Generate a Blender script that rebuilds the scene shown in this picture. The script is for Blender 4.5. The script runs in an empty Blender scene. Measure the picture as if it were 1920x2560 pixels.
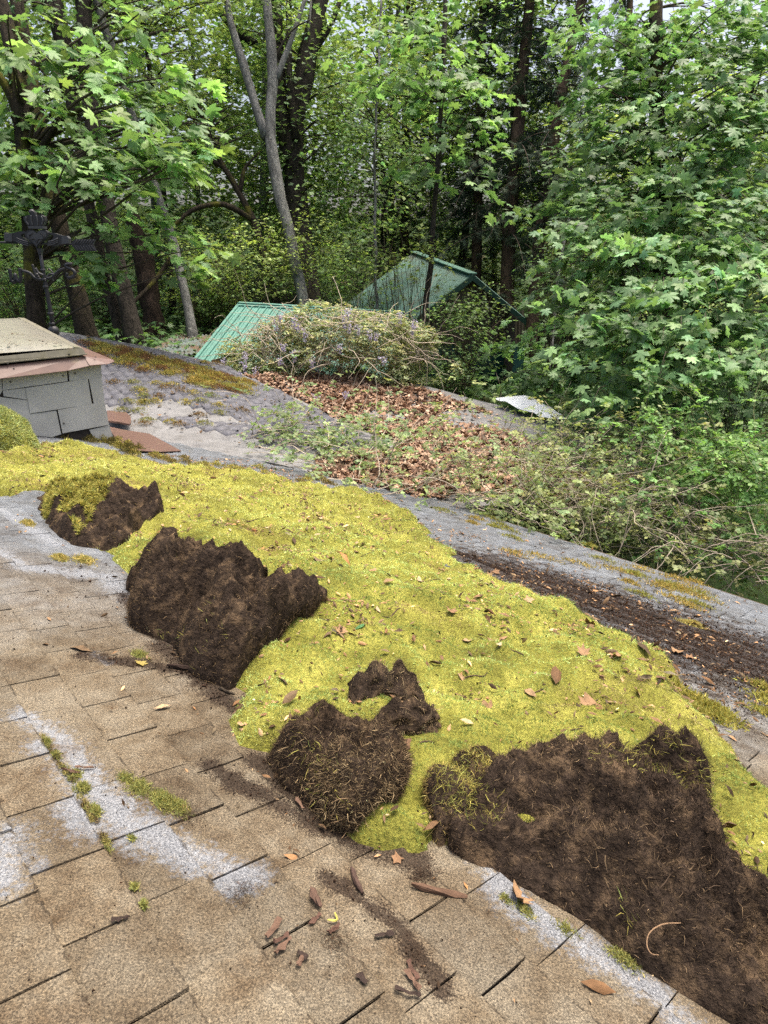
import bpy, math, random
import numpy as np
from mathutils import Vector, noise as mnoise
from mathutils.geometry import delaunay_2d_cdt

R = math.radians
rng = np.random.default_rng(7)
random.seed(7)
scene = bpy.context.scene
COL = scene.collection

# ------------------------------------------------------------------ camera
CAMZ = 7.0                      # metres above the lowest ground
FPX, CX, CY = 1627.0, 960.0, 1280.0
PITCH = R(20.5)
cam_data = bpy.data.cameras.new('camera')
cam_data.sensor_fit = 'VERTICAL'
cam_data.sensor_height = 36.0
cam_data.lens = 36.0 * FPX / 2560.0
cam_data.clip_start = 0.05
cam_data.clip_end = 600.0
cam = bpy.data.objects.new('camera', cam_data)
cam.location = (0, 0, CAMZ)
cam.rotation_euler = (math.pi / 2 - PITCH, 0, 0)
COL.objects.link(cam)
scene.camera = cam

# ------------------------------------------------------------------ sky, sun, exposure
SUN_DIR = Vector((0.24, 0.16, 1.15)).normalized()       # towards the sun
SUN_EL = math.asin(SUN_DIR.z)
SUN_AZ = math.atan2(SUN_DIR.x, SUN_DIR.y)
world = bpy.data.worlds.new('World')
scene.world = world
world.use_nodes = True
wn = world.node_tree.nodes
wl = world.node_tree.links
wn.clear()
wo = wn.new('ShaderNodeOutputWorld')
wb = wn.new('ShaderNodeBackground')
sk = wn.new('ShaderNodeTexSky')
sk.sky_type = 'NISHITA'
sk.sun_disc = False
sk.sun_elevation = SUN_EL
sk.sun_rotation = SUN_AZ
sk.air_density = 1.0
sk.dust_density = 9.0
sk.ozone_density = 0.6
wl.new(sk.outputs[0], wb.inputs[0])
wb.inputs[1].default_value = 0.15
wl.new(wb.outputs[0], wo.inputs[0])

sun_data = bpy.data.lights.new('sun', 'SUN')
sun_data.energy = 1.7
sun_data.angle = R(14.0)
sun_data.color = (1.0, 0.955, 0.87)
sun = bpy.data.objects.new('sun', sun_data)
sun.rotation_euler = (-SUN_DIR).to_track_quat('-Z', 'Y').to_euler()
sun.location = (10, -8, 30)
COL.objects.link(sun)

scene.view_settings.view_transform = 'Standard'
scene.view_settings.look = 'None'
scene.view_settings.gamma = 1.0
scene.view_settings.use_curve_mapping = False
scene.view_settings.exposure = 1.15
cy = scene.cycles
cy.max_bounces = 6
cy.diffuse_bounces = 3
cy.glossy_bounces = 2
cy.transmission_bounces = 4
cy.transparent_max_bounces = 4
cy.use_denoising = False
cy.sample_clamp_indirect = 6.0

# ------------------------------------------------------------------ geometry helpers
CP, SP = math.cos(PITCH), math.sin(PITCH)
CAM = np.array([0, 0, CAMZ])


def ray(x, y):
    X, Y = (x - CX) / FPX, -(y - CY) / FPX
    return np.array([X, CP + Y * SP, Y * CP - SP])


def at(x, y, t):
    """point of the place that stands t metres in front of the lens along this sight line"""
    return CAM + t * ray(x, y)


def unit(v):
    v = np.asarray(v, float)
    return v / (np.linalg.norm(v) + 1e-12)


D = 1.3                                                      # lens above the roof, metres
RE = unit(ray(-560, 720))                                    # along the courses, away
RS = ray(2690, 1310)
RN = np.cross(RS, RE); RN = unit(RN if RN[2] > 0 else -RN)   # roof normal
RS = np.cross(RE, RN); RS = unit(RS if RS[0] > 0 else -RS)   # down the slope
FOOT = CAM - RN * D
EH = unit([RE[0], RE[1], 0]); SH = unit([RS[0], RS[1], 0])


def rp(u, v, h=0.0):
    return FOOT + (u * D) * RE + (v * D) * RS + h * RN


def px_roof(x, y, h=0.0):
    r = ray(x, y)
    t = ((FOOT + RN * h - CAM) @ RN) / (r @ RN)
    q = CAM + r * t - FOOT
    return q @ RE / D, q @ RS / D


K16 = 1920 / 1659.0


def poly_roof(pts, H=0.0):
    """outline given in the 1659 px view -> roof coordinates in metres"""
    out = []
    for p in pts:
        h = H * p[2] if len(p) > 2 else 0.0
        u, v = px_roof(p[0] * K16, p[1] * K16, h)
        out.append((u * D, v * D))
    return np.array(out)


def inside(P, poly):
    x, y = P[:, 0], P[:, 1]
    c = np.zeros(len(P), bool)
    n = len(poly)
    for i in range(n):
        x1, y1 = poly[i]; x2, y2 = poly[(i + 1) % n]
        k = ((y1 > y) != (y2 > y))
        if y1 != y2:
            c ^= k & (x < (x2 - x1) * (y - y1) / (y2 - y1) + x1)
    return c


def edge_dist(P, poly):
    d = np.full(len(P), 1e9)
    n = len(poly)
    for i in range(n):
        a = np.array(poly[i]); b = np.array(poly[(i + 1) % n])
        ab = b - a
        t = np.clip(((P - a) @ ab) / (ab @ ab + 1e-12), 0, 1)
        d = np.minimum(d, np.linalg.norm(P - a - t[:, None] * ab, axis=1))
    return d


def smoothstep(x, a, b):
    t = np.clip((np.asarray(x, float) - a) / (b - a), 0, 1)
    return t * t * (3 - 2 * t)


# value noise, vectorised
_NT = rng.random((64, 64, 64)).astype(np.float32)


def vnoise(P, scale=1.0):
    P = np.asarray(P, float) * scale
    if P.shape[1] == 2:
        P = np.column_stack([P, np.zeros(len(P))])
    i = np.floor(P).astype(int); f = P - i; f = f * f * (3 - 2 * f)
    r = 0
    for dx in (0, 1):
        for dy in (0, 1):
            for dz in (0, 1):
                w = (f[:, 0] if dx else 1 - f[:, 0]) * (f[:, 1] if dy else 1 - f[:, 1]) * (f[:, 2] if dz else 1 - f[:, 2])
                r = r + w * _NT[(i[:, 0] + dx) & 63, (i[:, 1] + dy) & 63, (i[:, 2] + dz) & 63]
    return r * 2 - 1


def fbm(P, scale=1.0, o=3):
    r, a = 0, 1.0
    for k in range(o):
        r = r + a * vnoise(np.asarray(P) + 17.3 * k, scale * 2 ** k); a *= 0.5
    return r


def worley(P, scale):
    P = np.asarray(P, float)[:, :2] * scale
    i = np.floor(P).astype(int)
    best = np.full(len(P), 9.0)
    for dx in (-1, 0, 1):
        for dy in (-1, 0, 1):
            a, b = (i[:, 0] + dx) & 63, (i[:, 1] + dy) & 63
            fx = i[:, 0] + dx + _NT[a, b, 3]; fy = i[:, 1] + dy + _NT[a, b, 9]
            best = np.minimum(best, (P[:, 0] - fx) ** 2 + (P[:, 1] - fy) ** 2)
    return np.sqrt(best)


def link(o, parent=None):
    COL.objects.link(o)
    if parent is not None:
        o.parent = parent
        if parent.type == 'EMPTY':
            o.location = o.location - parent.location
    return o


def mesh_data(name, V, F, mat=None, col=None, smooth=False):
    V = np.asarray(V, np.float32)
    me = bpy.data.meshes.new(name)
    if isinstance(F, np.ndarray):
        k = F.shape[1]; nf = len(F)
        me.vertices.add(len(V)); me.vertices.foreach_set('co', V.ravel())
        me.loops.add(nf * k); me.loops.foreach_set('vertex_index', F.astype(np.int32).ravel())
        me.polygons.add(nf); me.polygons.foreach_set('loop_start', np.arange(0, nf * k, k, dtype=np.int32))
        me.update(calc_edges=True); me.validate()
    else:
        me.from_pydata(V.tolist(), [], F); me.update()
    if smooth:
        me.polygons.foreach_set('use_smooth', np.ones(len(me.polygons), bool))
    if col is not None:
        col = np.asarray(col, np.float32)
        if col.shape[1] == 3:
            col = np.column_stack([col, np.ones(len(col), np.float32)])
        a = me.color_attributes.new('Col', 'FLOAT_COLOR', 'POINT')
        a.data.foreach_set('color', col.ravel())
    if mat is not None:
        me.materials.append(mat)
    return me


def build(name, V, F, mat, parent=None, col=None, smooth=False, kind=None):
    o = bpy.data.objects.new(name, mesh_data(name, V, F, mat, col, smooth))
    link(o, parent)
    if kind:
        o['kind'] = kind
    return o


def tag(o, label, cat=None, group=None, kind=None):
    o['label'] = label
    if cat:
        o['category'] = cat
    if group:
        o['group'] = group
    if kind:
        o['kind'] = kind
    return o


def thing(name, loc, label, cat, group=None):
    o = bpy.data.objects.new(name, None)
    o.location = Vector(loc)
    COL.objects.link(o)
    return tag(o, label, cat, group)


class MB:
    def __init__(s):
        s.V = []; s.F = []; s.C = []; s.n = 0

    def add(s, V, F, c=None):
        V = np.asarray(V, float)
        s.V.append(V)
        s.F.extend([[i + s.n for i in f] for f in (F.tolist() if isinstance(F, np.ndarray) else F)])
        if c is not None:
            c = np.asarray(c, float)
            s.C.append(np.tile(c, (len(V), 1)) if c.ndim == 1 else c)
        s.n += len(V)
        return s

    def tube(s, pts, rad, sides=8, c=None, cap=True, bump=0.0, seed=0):
        pts = np.asarray(pts, float); n = len(pts)
        rad = np.full(n, rad) if np.isscalar(rad) else np.asarray(rad, float)
        V = []
        T = np.gradient(pts, axis=0)
        up = np.array([0.31, 0.17, 0.93])
        for i in range(n):
            t = unit(T[i])
            if abs(t @ up) > 0.97:
                up = np.array([0.9, 0.3, 0.1])
            a = unit(np.cross(t, up)); b = np.cross(t, a)
            for k in range(sides):
                th = 2 * math.pi * k / sides
                V.append(pts[i] + rad[i] * (math.cos(th) * a + math.sin(th) * b))
        V = np.array(V)
        if bump:
            ctr = np.repeat(pts, sides, axis=0)
            V = ctr + (V - ctr) * (1 + bump * fbm(V + seed, 2.2, 3)[:, None])
        F = []
        for i in range(n - 1):
            for k in range(sides):
                F.append([i * sides + k, i * sides + (k + 1) % sides, (i + 1) * sides + (k + 1) % sides, (i + 1) * sides + k])
        if cap:
            F.append(list(range(sides))[::-1]); F.append([(n - 1) * sides + k for k in range(sides)])
        return s.add(V, F, c)

    def box(s, c, ax, ay, az, col=None):
        """box about centre c with half-axis vectors"""
        c, ax, ay, az = (np.asarray(q, float) for q in (c, ax, ay, az))
        V = [c + i * ax + j * ay + k * az for i in (-1, 1) for j in (-1, 1) for k in (-1, 1)]
        F = [[0, 1, 3, 2], [4, 6, 7, 5], [0, 4, 5, 1], [2, 3, 7, 6], [0, 2, 6, 4], [1, 5, 7, 3]]
        return s.add(V, F, col)

    def slab(s, top, thick, col=None):
        """a closed plate: top outline (n,3) and a thickness vector downwards"""
        top = np.asarray(top, float); n = len(top)
        V = np.vstack([top, top + np.asarray(thick, float)])
        F = [list(range(n)), list(range(2 * n - 1, n - 1, -1))]
        for i in range(n):
            j = (i + 1) % n
            F.append([i, i + n, j + n, j])
        return s.add(V, F, col)

    def build(s, name, mat, parent=None, smooth=False, kind=None, origin=None):
        V = np.vstack(s.V)
        if origin is not None:
            V = V - np.asarray(origin)
        c = np.vstack(s.C) if s.C else None
        o = build(name, V, s.F, mat, None, c, smooth, kind)
        if origin is not None:
            o.location = Vector(origin)
        if parent is not None:
            o.parent = parent
            if parent.type == 'EMPTY':
                o.location = o.location - parent.location
        return o


def cdt_patch(poly, step, jitter=0.25):
    """triangulate a plan outline (n,2) with interior points about step apart"""
    poly = np.asarray(poly, float)
    P = []
    for i in range(len(poly)):
        a, b = poly[i], poly[(i + 1) % len(poly)]
        k = max(1, int(np.linalg.norm(b - a) / step))
        for j in range(k):
            P.append(a + (b - a) * j / k)
    P = np.array(P); nb = len(P)
    lo, hi = P.min(0), P.max(0)
    g = np.stack(np.meshgrid(np.arange(lo[0], hi[0], step), np.arange(lo[1], hi[1], step)), -1).reshape(-1, 2)
    g = g + rng.uniform(-jitter, jitter, g.shape) * step
    g = g[inside(g, P)]
    g = g[edge_dist(g, P) > step * 0.45]
    A = np.vstack([P, g])
    r = delaunay_2d_cdt([Vector(p) for p in A], [(i, (i + 1) % nb) for i in range(nb)], [], 0, 1e-6)
    vo = np.array([list(v) for v in r[0]])
    tri = np.array(r[2])
    cen = vo[tri].mean(1)
    tri = tri[inside(cen, P)]
    a = vo[tri]
    area = (a[:, 1, 0] - a[:, 0, 0]) * (a[:, 2, 1] - a[:, 0, 1]) - (a[:, 1, 1] - a[:, 0, 1]) * (a[:, 2, 0] - a[:, 0, 0])
    tri[area < 0] = tri[area < 0][:, ::-1]
    return vo, tri, P


# ------------------------------------------------------------------ leaf batches
def fan(outline, z):
    n = len(outline)
    V = [(0, 0.22, 0.0)] + [(r * math.sin(R(a)), r * math.cos(R(a)), z(r, a)) for a, r in outline]
    F = [[0, 1 + i, 1 + (i + 1) % n] for i in range(n)]
    V = np.array(V); F = np.array(F)[:, ::-1]
    return V, F


_h = [(9, .80), (16, .84), (23, .52), (32, .74), (43, .96), (53, .80), (64, .47), (76, .60), (90, .74), (103, .56), (140, .34)]
MAPLE = fan([(0, 1.0)] + _h + [(180, .06)] + [(-a, r) for a, r in _h[::-1]], lambda r, a: -0.24 * r * r + 0.04 * math.cos(R(a * 9)))
_h2 = [(20, .45), (38, .85), (62, .4), (85, .65), (130, .3)]
MAPLE_SMALL = fan([(0, 1.0)] + _h2 + [(-a, r) for a, r in _h2[::-1]], lambda r, a: -0.25 * r * r)
OVAL = (np.array([(0, 0, 0), (.3, .35, -.06), (.26, .68, -.08), (0, 1, -.18), (-.26, .68, -.08), (-.3, .35, -.06), (0, .5, .03)], float),
        np.array([[6, 0, 1], [6, 1, 2], [6, 2, 3], [6, 3, 4], [6, 4, 5], [6, 5, 0]]))
DIAMOND = (np.array([(0, 0, 0), (.36, .5, -.08), (0, 1, -.15), (-.36, .5, -.08)], float), np.array([[0, 1, 2], [0, 2, 3]]))
STRIP = (np.array([(-.05, 0, 0), (.05, 0, 0), (.09, .5, -.03), (-.09, .5, -.03), (0, 1, -.25)], float), np.array([[0, 1, 2], [0, 2, 3], [3, 2, 4]]))
# a little spray of needles
_sp = [(-.04, 0, 0), (.04, 0, 0), (0, 1, -.2)]
for _k in range(4):
    y = .15 + .2 * _k; L = .42 * (1 - .15 * _k)
    for sgn in (1, -1):
        _sp += [(0, y, -.05), (0, y + .09, -.06), (sgn * L, y + .3, -.16)]
SPRAY = (np.array(_sp, float), np.arange(len(_sp)).reshape(-1, 3))
# curled dead leaf
CURL = fan([(0, 1.0), (14, .6), (40, .75), (62, .35), (90, .5), (150, .25), (-150, .25), (-90, .5), (-62, .35), (-40, .75), (-14, .6)],
           lambda r, a: 0.55 * (r * math.sin(R(a))) ** 2 + .12 * r * r)


def nrm(A):
    return A / (np.linalg.norm(A, axis=1, keepdims=True) + 1e-9)


class Leaves:
    def __init__(s):
        s.b = []

    def add(s, tmpl, pos, normal, head, size, col):
        if len(pos):
            s.b.append((tmpl, np.asarray(pos, float), np.asarray(normal, float), np.asarray(head, float), np.asarray(size, float), np.asarray(col, float)))

    def arrays(s):
        Vs, Fs, Cs, n = [], [], [], 0
        for tm, pos, nz, hd, sz, col in s.b:
            z = nrm(nz); x = nrm(np.cross(hd, z)); y = np.cross(z, x)
            tv, tf = tm
            V = pos[:, None, :] + sz[:, None, None] * (tv[None, :, 0:1] * x[:, None, :] + tv[None, :, 1:2] * y[:, None, :] + tv[None, :, 2:3] * z[:, None, :])
            F = tf[None] + (np.arange(len(pos)) * len(tv))[:, None, None] + n
            Vs.append(V.reshape(-1, 3)); Fs.append(F.reshape(-1, 3)); Cs.append(np.repeat(col, len(tv), axis=0))
            n += len(pos) * len(tv)
        return np.vstack(Vs), np.vstack(Fs), np.vstack(Cs)

    def build(s, name, mat, parent=None, kind=None):
        V, F, C = s.arrays()
        if parent is not None and parent.type == 'EMPTY':
            V = V - np.array(parent.location)
        o = bpy.data.objects.new(name, mesh_data(name, V, F, mat, C))
        COL.objects.link(o)
        o.parent = parent
        if kind:
            o['kind'] = kind
        return o


def rcol(base, n, vj=0.25, hj=0.12):
    b = np.array(base, float)
    k = np.exp(rng.normal(0, vj, (n, 1)))
    h = rng.normal(0, hj, (n, 1))
    c = b * k * (1 + h * np.array([1.0, 0.15, -0.6]))
    return np.clip(c, 0.002, 0.9)


# ------------------------------------------------------------------ materials
def new_mat(name):
    m = bpy.data.materials.new(name)
    m.use_nodes = True
    nt = m.node_tree
    nt.nodes.clear()
    out = nt.nodes.new('ShaderNodeOutputMaterial')
    return m, nt, out


class NT:
    def __init__(s, nt):
        s.nt = nt

    def n(s, t, **kw):
        nd = s.nt.nodes.new(t)
        for k, v in kw.items():
            setattr(nd, k, v)
        return nd

    def l(s, a, b):
        s.nt.links.new(a, b)

    def setin(s, nd, i, v):
        if hasattr(v, 'is_output') or hasattr(v, 'links'):
            s.l(v, nd.inputs[i])
        else:
            nd.inputs[i].default_value = v

    def math(s, op, a, b=0.0, c=0.0, clamp=False):
        nd = s.n('ShaderNodeMath', operation=op); nd.use_clamp = clamp
        s.setin(nd, 0, a); s.setin(nd, 1, b)
        if op in ('MULTIPLY_ADD', 'SMOOTH_MIN'):
            s.setin(nd, 2, c)
        return nd.outputs[0]

    def vmath(s, op, a, b=(0, 0, 0)):
        nd = s.n('ShaderNodeVectorMath', operation=op)
        s.setin(nd, 0, a); s.setin(nd, 1, b)
        return nd.outputs['Value'] if op in ('DOT_PRODUCT', 'LENGTH', 'DISTANCE') else nd.outputs['Vector']

    def noise(s, vec, scale, detail=3, rough=0.55, dist=0.0):
        nd = s.n('ShaderNodeTexNoise')
        if vec is not None:
            s.l(vec, nd.inputs['Vector'])
        nd.inputs['Scale'].default_value = scale
        nd.inputs['Detail'].default_value = detail
        nd.inputs['Roughness'].default_value = rough
        nd.inputs['Distortion'].default_value = dist
        return nd.outputs['Fac']

    def ramp(s, fac, stops):
        nd = s.n('ShaderNodeValToRGB')
        el = nd.color_ramp.elements
        while len(el) < len(stops):
            el.new(0.5)
        for e, (p, c) in zip(el, stops):
            e.position = p
            e.color = tuple(c) + (1,) if len(c) == 3 else c
        s.setin(nd, 0, fac)
        return nd.outputs[0]

    def mix(s, f, a, b, mode='MIX'):
        nd = s.n('ShaderNodeMixRGB', blend_type=mode)
        for i, v in ((0, f), (1, a), (2, b)):
            if isinstance(v, tuple) and len(v) == 3:
                v = v + (1,)
            s.setin(nd, i, v)
        return nd.outputs[0]

    def step(s, x, a, b):
        nd = s.n('ShaderNodeMapRange', interpolation_type='SMOOTHSTEP')
        s.setin(nd, 0, x); nd.inputs[1].default_value = a; nd.inputs[2].default_value = b
        return nd.outputs[0]

    def bump(s, h, strength=0.5, dist=0.01):
        nd = s.n('ShaderNodeBump')
        nd.inputs['Strength'].default_value = strength
        nd.inputs['Distance'].default_value = dist
        s.l(h, nd.inputs['Height'])
        return nd.outputs[0]

    def bsdf(s, col, rough=0.8, normal=None, spec=0.3, metal=0.0):
        nd = s.n('ShaderNodeBsdfPrincipled')
        s.setin(nd, 'Base Color', col if not (isinstance(col, tuple) and len(col) == 3) else col + (1,))
        s.setin(nd, 'Roughness', rough)
        nd.inputs['Specular IOR Level'].default_value = spec
        nd.inputs['Metallic'].default_value = metal
        if normal is not None:
            s.l(normal, nd.inputs['Normal'])
        return nd.outputs[0]

    def pos(s):
        return s.n('ShaderNodeNewGeometry').outputs['Position']

    def attr(s):
        nd = s.n('ShaderNodeVertexColor'); nd.layer_name = 'Col'
        return nd.outputs[0]


def leaf_mat(name, trans=0.42, rough=0.5, spec=0.35, tint=(1.2, 1.25, 0.72)):
    m, nt, out = new_mat(name); s = NT(nt)
    hs = s.n('ShaderNodeHueSaturation'); hs.inputs['Saturation'].default_value = 0.86; s.l(s.attr(), hs.inputs['Color'])
    c = hs.outputs[0]
    b = s.bsdf(c, rough, None, spec)
    t = s.n('ShaderNodeBsdfTranslucent')
    s.l(s.mix(1.0, c, tint, 'MULTIPLY'), t.inputs[0])
    mx = s.n('ShaderNodeMixShader'); mx.inputs[0].default_value = trans
    s.l(b, mx.inputs[1]); s.l(t.outputs[0], mx.inputs[2]); s.l(mx.outputs[0], out.inputs[0])
    return m


def attr_mat(name, rough=0.9, spec=0.15, noise_scale=None, amp=0.5):
    m, nt, out = new_mat(name); s = NT(nt)
    c = s.attr()
    nrm_ = None
    if noise_scale:
        f = s.noise(s.pos(), noise_scale, 5, 0.7)
        c = s.mix(1.0, c, s.ramp(f, [(0.25, (1 - amp,) * 3), (0.75, (1 + amp,) * 3)]), 'MULTIPLY')
        nrm_ = s.bump(f, 0.6, 0.3 / noise_scale)
    s.l(s.bsdf(c, rough, nrm_, spec), out.inputs[0])
    return m


def bark_mat(name, dark, light, lichen=(0.42, 0.44, 0.38), lich=0.62, moss=0.0, scale=9.0):
    m, nt, out = new_mat(name); s = NT(nt)
    p = s.pos()
    mp = s.n('ShaderNodeMapping'); mp.inputs['Scale'].default_value = (1, 1, 0.16); s.l(p, mp.inputs[0])
    f = s.math('MULTIPLY_ADD', s.noise(mp.outputs[0], scale * 1.5, 6, 0.8, 0.6), 0.6, s.math('MULTIPLY', s.noise(mp.outputs[0], scale * 0.45, 4, 0.7), 0.4))
    c = s.ramp(f, [(0.40, dark), (0.60, light)])
    sp = s.noise(p, scale * 0.95, 5, 0.8)
    c = s.mix(s.step(sp, lich, lich + 0.07), c, lichen)
    if moss > 0:
        ms = s.noise(p, 1.1, 4, 0.65)
        c = s.mix(s.step(ms, 1 - moss, 1 - moss + 0.16), c, (0.11, 0.105, 0.02))
    s.l(s.bsdf(c, 0.92, s.bump(f, 1.0, 0.14), 0.12), out.inputs[0])
    return m


def simple_mat(name, col, rough=0.8, spec=0.3, ns=20.0, amp=0.3, bump=0.3, metal=0.0, dist=0.005, dirt=None, dscale=3.0, dth=(0.5, 0.7)):
    m, nt, out = new_mat(name); s = NT(nt)
    p = s.pos()
    f = s.noise(p, ns, 5, 0.65)
    c = s.mix(1.0, col, s.ramp(f, [(0.25, (1 - amp,) * 3), (0.75, (1 + amp,) * 3)]), 'MULTIPLY')
    if dirt:
        c = s.mix(s.step(s.noise(p, dscale, 5, 0.7), *dth), c, dirt)
    s.l(s.bsdf(c, rough, s.bump(f, bump, dist), spec, metal), out.inputs[0])
    return m


# seam of pale, freshly uncovered granules (polylines in the 1659 px view)
GREY_LINES = [([(60, 1555), (130, 1600), (200, 1700), (260, 1780)], .055), ([(260, 1780), (330, 1810), (420, 1850), (510, 1895)], .05),
              ([(1010, 1850), (1130, 1960), (1260, 2060), (1420, 2170), (1520, 2260)], .05), ([(0, 1830), (10, 1920)], .06),
              ([(90, 1620), (150, 1710), (200, 1790)], .05), ([(-30, 1180), (60, 1230), (230, 1250)], .06), ([(0, 1100), (120, 1180)], .06),
              ([(240, 1260), (270, 1300)], .07), ([(200, 1420), (230, 1435)], .03)]
SOIL_LINES = [([(900, 1165), (1000, 1200), (1100, 1240)], .10), ([(1080, 1228), (1300, 1305), (1500, 1392)], .68), ([(1450, 1372), (1700, 1458), (1900, 1530)], 1.05),
              ([(180, 1420), (300, 1440), (420, 1455)], .05), ([(450, 1660), (560, 1720), (700, 1800)], .045), ([(700, 1900), (860, 2010), (950, 2150)], .028),
              ([(270, 1290), (400, 1450), (520, 1540)], .06), ([(560, 1650), (700, 1790), (900, 1870)], .06)]


def seg_mask(s, U, Vv, lines, soft=1.0):
    best = None
    for pl, w in lines:
        q = [tuple(c * D for c in px_roof(a * K16, b * K16)) for a, b in pl]
        for (x1, y1), (x2, y2) in zip(q[:-1], q[1:]):
            dx, dy = x2 - x1, y2 - y1
            L2 = dx * dx + dy * dy + 1e-9
            pu = s.math('SUBTRACT', U, x1); pv = s.math('SUBTRACT', Vv, y1)
            t = s.math('MULTIPLY_ADD', pu, dx / L2, s.math('MULTIPLY', pv, dy / L2))
            t = s.math('MAXIMUM', s.math('MINIMUM', t, 1.0), 0.0)
            ex = s.math('MULTIPLY_ADD', t, -dx, pu); ey = s.math('MULTIPLY_ADD', t, -dy, pv)
            d = s.math('SQRT', s.math('MULTIPLY_ADD', ex, ex, s.math('MULTIPLY', ey, ey)))
            d = s.math('DIVIDE', d, w)
            best = d if best is None else s.math('MINIMUM', best, d)
    return best


def shingle_mat(name, near=True):
    m, nt, out = new_mat(name); s = NT(nt)
    p = s.pos()
    q = s.vmath('SUBTRACT', p, tuple(FOOT))
    U = s.vmath('DOT_PRODUCT', q, tuple(RE)); V = s.vmath('DOT_PRODUCT', q, tuple(RS))
    rnd = s.n('ShaderNodeObjectInfo').outputs['Random']
    big = s.noise(p, 1.7, 5, 0.62)
    mid = s.noise(p, 9.0, 5, 0.65)
    fine = s.noise(p, 210.0, 2, 0.6)
    vor = s.n('ShaderNodeTexVoronoi'); vor.inputs['Scale'].default_value = 330.0; s.l(p, vor.inputs['Vector'])
    # brown algae film of the long covered part, towards the camera; grey granules elsewhere
    tan = s.ramp(s.math('MULTIPLY_ADD', mid, 0.6, s.math('MULTIPLY', big, 0.45)), [(0.36, (0.13, 0.085, 0.048)), (0.5, (0.23, 0.168, 0.105)), (0.64, (0.30, 0.235, 0.16))])
    grey = s.ramp(s.math('MULTIPLY_ADD', mid, 0.6, s.math('MULTIPLY', big, 0.45)), [(0.36, (0.15, 0.14, 0.13)), (0.52, (0.24, 0.238, 0.24)), (0.68, (0.31, 0.315, 0.33))])
    k = s.math('ADD', U, s.math('MULTIPLY', V, 1.05))
    k = s.math('ADD', k, s.math('MULTIPLY_ADD', big, 3.0, -1.5))
    c = s.mix(s.step(k, 3.5, 6.3), tan, grey)
    gm = s.math('ADD', seg_mask(s, U, V, GREY_LINES), s.math('MULTIPLY_ADD', rnd, 1.3, -0.6))
    gm = s.math('ADD', gm, s.math('MULTIPLY_ADD', mid, 2.0, s.math('MULTIPLY_ADD', s.noise(p, 48.0, 3, 0.75), 3.6, s.math('MULTIPLY_ADD', fine, 2.0, -3.7))))
    c = s.mix(s.math('MULTIPLY', s.step(gm, 1.6, 0.2), 0.85), c, (0.40, 0.39, 0.395))
    sm = seg_mask(s, U, V, SOIL_LINES)
    sm = s.math('ADD', sm, s.math('MULTIPLY_ADD', mid, 2.6, s.math('MULTIPLY_ADD', fine, 2.2, -2.38)))
    c = s.mix(s.math('MULTIPLY', s.step(sm, 1.3, 0.5), 0.85), c, (0.055, 0.035, 0.024))
    g = s.ramp(fine, [(0.3, (0.42, 0.42, 0.42)), (0.5, (1, 1, 1)), (0.70, (1.75, 1.72, 1.66))])
    c = s.mix(1.0, c, g, 'MULTIPLY')
    c = s.mix(s.step(vor.outputs['Color'], 0.80, 0.92), c, s.mix(0.55, c, (0.05, 0.04, 0.035)))
    c = s.mix(1.0, c, s.ramp(rnd, [(0, (0.86, 0.85, 0.84)), (1, (1.12, 1.1, 1.07))]), 'MULTIPLY')
    # dirt, with the butt edge's shade painted in, along the joint between courses
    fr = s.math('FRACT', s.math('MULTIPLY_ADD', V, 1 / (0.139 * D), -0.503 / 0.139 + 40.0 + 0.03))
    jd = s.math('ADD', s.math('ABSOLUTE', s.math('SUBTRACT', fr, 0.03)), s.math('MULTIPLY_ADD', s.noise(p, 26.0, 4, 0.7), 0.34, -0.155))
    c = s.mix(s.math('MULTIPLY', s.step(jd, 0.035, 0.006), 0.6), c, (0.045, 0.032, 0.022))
    br = s.noise(p, 4.3, 6, 0.72)
    c = s.mix(s.math('MULTIPLY', s.step(br, 0.52, 0.70), 0.55), c, s.mix(1.0, c, (0.48, 0.38, 0.30), 'MULTIPLY'))
    c = s.mix(1.0, c, (0.57, 0.63, 0.685), 'MULTIPLY')
    h = s.math('ADD', s.math('MULTIPLY', fine, 0.6), vor.outputs['Distance'])
    s.l(s.bsdf(c, 0.95, s.bump(h, 0.9, 0.0035), 0.12), out.inputs[0])
    return m


M = {}
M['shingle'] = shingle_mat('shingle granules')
M['felt'] = simple_mat('roofing felt', (0.035, 0.03, 0.027), 0.95, 0.1)


def far_roof_mat(name, a, b):
    m, nt, out = new_mat(name); s = NT(nt)
    p = s.pos()
    f = s.noise(p, 1.2, 6, 0.65); f2 = s.noise(p, 60, 3, 0.7); f3 = s.noise(p, 6, 5, 0.7)
    c = s.ramp(s.math('MULTIPLY_ADD', f3, 0.5, s.math('MULTIPLY', f, 0.5)), [(0.35, a), (0.65, b)])
    c = s.mix(1.0, c, s.ramp(f2, [(0.3, (0.7,) * 3), (0.7, (1.3,) * 3)]), 'MULTIPLY')
    c = s.mix(s.step(s.noise(p, 2.6, 6, 0.75), 0.60, 0.72), c, (0.10, 0.085, 0.06))
    s.l(s.bsdf(c, 0.95, s.bump(f2, 0.6, 0.01), 0.12), out.inputs[0])
    return m


M['far_shingle'] = far_roof_mat('far shingles', (0.085, 0.086, 0.098), (0.15, 0.15, 0.165))
M['rolled'] = far_roof_mat('rolled roofing', (0.13, 0.127, 0.123), (0.225, 0.225, 0.225))


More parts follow.
